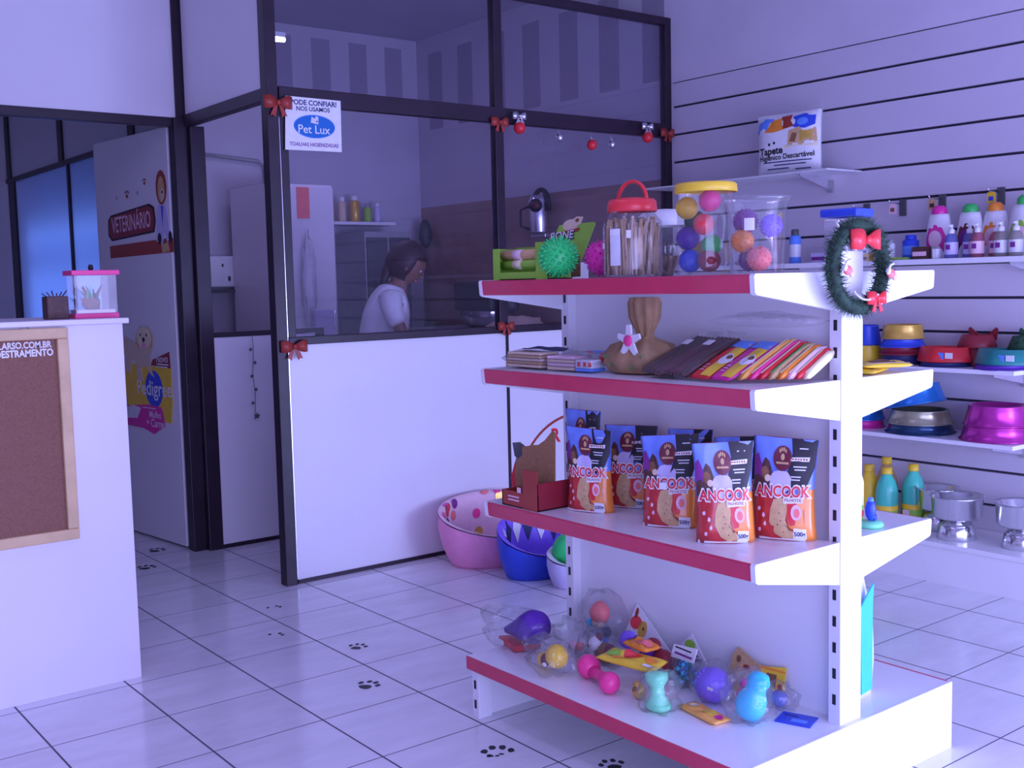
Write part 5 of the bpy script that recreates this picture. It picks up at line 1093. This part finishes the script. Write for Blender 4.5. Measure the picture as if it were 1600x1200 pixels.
k = thing('grooming_bench', 'tiled wash bench along the side wall behind the glass', 'bench', (4.10, 4.60, 0)); MB().box(0, .458, 0, 1.8, 0, .98, 'wall_tile', .004).build('body', k); MB().box(-.02, .459, -.02, 1.82, .98, 1.01, 'grey', .003).build('top', k)
k = thing('blow_dryer', 'dark boxy blower with silver lower half on the bench behind the glass', 'dryer', (4.28, 5.75, 1.0105)); b = MB(); b.box(-.12, .12, -.20, .20, .11, .30, 'charcoal', .02); b.build('body', k); MB().lathe([(.09, -.17), (.10, -.16), (.10, .16), (.09, .17)], 'steel', 24, c=(0, 0, .10), ax=(0, 1, 0)).build('motor', k); MB().tube([(0, -.2, .18), (-.02, -.26, .18), (-.03, -.30, .12)], .035, 'dark_grey', 12).build('nozzle', k)
k = thing('grooming_table', 'grooming table with pale top in front of the person', 'table', (3.64, 4.93, 0), -.2); MB().box(-.32, .36, -.28, .28, .93, .965, 'beige', .006).build('tabletop', k)
for sx in (-.27, .31):
    for sy in (-.23, .23): MB().tube([(sx, sy, .0), (sx, sy, .93)], .014, 'grey', 8).build('leg', k)
k = thing('towel_heap', 'pinkish crumpled towels heaped on the grooming table behind the glass', 'towel', (3.86, 4.90, .9655)); b = MB(); b.ball((0, 0, .045), .16, 'beige', 1.1, 1.2, .62, 28, lambda d: 1 + .22 * noise.noise(d * 3 + Vector((3, 1, 2))) + .1 * noise.noise(d * 8))
for v in b.v: v.z = max(v.z, .001)
b.build('towels', k)
k = thing('squeeze_bottle', 'small white bottle standing on the grooming table', 'bottle', (3.66, 4.76, .9655)); MB().lathe([(.022, 0), (.024, .004), (.022, .09), (.010, .11)], 'plum', 16).build('body', k); MB().lathe([(.017, .105), (.017, .12), (.008, .165), (0, .167)], 'white', 14).build('cap', k)
# tube lamp fixed on the wall of the grooming room
k = thing('tube_lamp', 'short lit fluorescent tube seen through the upper pane next to the corner post', 'lamp', (2.66, 5.5, 2.60)); MB().box(-.08, .14, -.015, .015, .02, .045, 'white').build('fitting', k); MB().tube([(-.08, 0, -.006), (.14, 0, .010)], .012, 'tube', 12).build('tube', k); MB().tube([(.04, 0, .045), (.04, 0, HC - 2.60)], .004, 'white', 6).build('rod', k)

# ------------------------------------------------------------------ person
def skin_mesh(chains, subdiv=2):
    """one continuous surface grown over joints; chains = list of [(pos, rx, ry)...], nodes shared by identical position"""
    bm = bmesh.new(); sl = bm.verts.layers.skin.verify(); node = {}
    first = True
    for ch in chains:
        prev = None
        for p, rx, ry in ch:
            key = tuple(round(c, 4) for c in p)
            if key not in node:
                v = bm.verts.new(p); v[sl].radius = (rx, ry)
                if first: v[sl].use_root = True; first = False
                node[key] = v
            v = node[key]
            if prev is not None and prev is not v and not bm.edges.get((prev, v)): bm.edges.new((prev, v))
            prev = v
    me = bpy.data.meshes.new('s'); bm.to_mesh(me); bm.free(); o = bpy.data.objects.new('s', me); COL.objects.link(o)
    o.modifiers.new('skin', 'SKIN').use_smooth_shade = True; sd = o.modifiers.new('sub', 'SUBSURF'); sd.levels = subdiv; sd.render_levels = subdiv
    dg = bpy.context.evaluated_depsgraph_get(); dg.update(); r_ = bpy.data.meshes.new_from_object(o.evaluated_get(dg))
    vs = [v.co.copy() for v in r_.vertices]; fs = [tuple(p.vertices) for p in r_.polygons]; bpy.data.objects.remove(o); bpy.data.meshes.remove(r_); bpy.data.meshes.remove(me)
    return vs, fs
PX_, PY_ = 3.14, 5.20
k = thing('person', 'person in a white shirt with dark ponytail, looking down at the table behind the glass', 'person', (PX_, PY_, 0), -.60)
pel, wai, che, nb, nk, hd = (0, 0, .86), (.01, 0, 1.0), (.05, 0, 1.14), (.085, 0, 1.255), (.11, 0, 1.30), (.145, 0, 1.36)
arm = lambda s_: [(nb, .055, .05), ((.075, s_ * .09, 1.235), .05, .05), ((.075, s_ * .14, 1.20), .042, .042), ((.115, s_ * .185, 1.09), .038, .038), ((.15, s_ * .20, 1.01), .034, .034), ((.26, s_ * .16, 1.005), .029, .029), ((.365, s_ * .12, 1.01), .022, .024), ((.405, s_ * .11, 1.005), .026, .016), ((.44, s_ * .105, 1.0), .028, .012)]
leg = lambda s_: [(pel, .12, .13), ((0, s_ * .09, .80), .085, .085), ((.01, s_ * .10, .46), .052, .052), ((-.01, s_ * .10, .28), .05, .05), ((-.02, s_ * .10, .08), .034, .034), ((.05, s_ * .105, .035), .034, .03), ((.13, s_ * .11, .03), .030, .022)]
fing = []
for s_ in (-1, 1):
    for q, (dy, l) in enumerate(((-.022, .070), (-.008, .080), (.007, .076), (.021, .060))):
        fing.append([((.44, s_ * .105, 1.0), .028, .012), ((.462, s_ * .105 + dy, .998), .009, .009), ((.462 + l * .5, s_ * .105 + dy * 1.15, .990), .008, .008), ((.462 + l * .85, s_ * .105 + dy * 1.15, .978), .007, .007)])
    fing.append([((.405, s_ * .11, 1.005), .026, .016), ((.425, s_ * (.11 - .030), 1.0), .010, .010), ((.455, s_ * (.11 - .045), .990), .008, .008)])
vs, fs = skin_mesh([[(pel, .12, .13), (wai, .10, .12), (che, .10, .14), (nb, .055, .06), (nk, .045, .045), (hd, .05, .05)]] + [arm(-1), arm(1), leg(-1), leg(1)] + fing)
b = MB(); b.add(vs, fs, 'skin', True)
HR = Matrix.Rotation(.55, 3, 'Y'); hc = Vector((.165, 0, 1.405))
def head_fn(d):
    q = 1.0
    if d.z < -.1 and d.x > -.2: q -= .10 * (-d.z)                      # jaw taper
    if abs(d.y) < .35 and d.x > .5: q += .03
    return q
k0 = len(b.v); b.ball((0, 0, 0), .102, 'skin', .92, .74, 1.12, 32, head_fn)
b.lathe([(.013, 0), (.010, .015), (.004, .034)], 'skin', 10, c=(.088, 0, -.022), ax=(.35, 0, 1)); b.ball((.098, 0, -.018), .012, 'skin', 1, 1, .8, 10)       # nose
b.ball((.080, 0, -.052), .016, 'salmon', .6, 1.2, .40, 12)                                                                                               # mouth
for s_ in (-1, 1):
    b.ball((.080, s_ * .031, .006), .011, 'white', .6, 1.1, .7, 10); b.ball((.086, s_ * .031, .004), .006, 'black', .5, 1, 1, 8)
    b.ball((.004, s_ * .076, -.006), .024, 'skin', .7, .35, 1.15, 12)
for i in range(k0, len(b.v)): b.v[i] = HR @ b.v[i] + hc
b.build('body', k)
h = MB(); k0 = 0
h.ball((-.012, 0, .016), .108, 'hair', .98, .82, 1.12, 28, lambda d: (1.0 + .02 * noise.noise(d * 9)) if not (d.x > .45 and d.z < .42) else .80)
h.lathe([(.014, 0), (.026, .02), (.034, .08), (.030, .15), (.018, .21), (.004, .26)], 'hair', 16, c=(-.100, 0, .06), ax=tuple(HR.inverted() @ Vector((-.42, 0, -1)))); h.ball((-.095, 0, .055), .022, 'plum', n=12)
for i in range(len(h.v)): h.v[i] = HR @ h.v[i] + hc
h.build('hair', k)
sl = lambda s_: [(nb, .075, .075), ((.075, s_ * .08, 1.235), .075, .072), ((.075, s_ * .145, 1.20), .064, .064), ((.10, s_ * .178, 1.12), .054, .056), ((.118, s_ * .185, 1.08), .056, .058)]
vs, fs = skin_mesh([[((0, 0, .83), .135, .145), (wai, .118, .135), (che, .122, .15), (nb, .085, .10), ((.10, 0, 1.28), .055, .06)], sl(-1), sl(1)])
MB().add(vs, fs, 'white', True).build('shirt', k)
lg = lambda s_: [((0, 0, .855), .13, .14), ((0, s_ * .09, .78), .10, .10), ((.01, s_ * .10, .46), .068, .068), ((-.015, s_ * .10, .10), .055, .055)]
vs, fs = skin_mesh([[((0, 0, .90), .128, .138), ((0, 0, .855), .13, .14)], lg(-1), lg(1)])
MB().add(vs, fs, 'navy', True).build('trousers', k)
for s_ in (-1, 1): MB().ball((.04, s_ * .105, .035), .05, 'white', 2.1, .95, .68, 16).build('shoe', k)
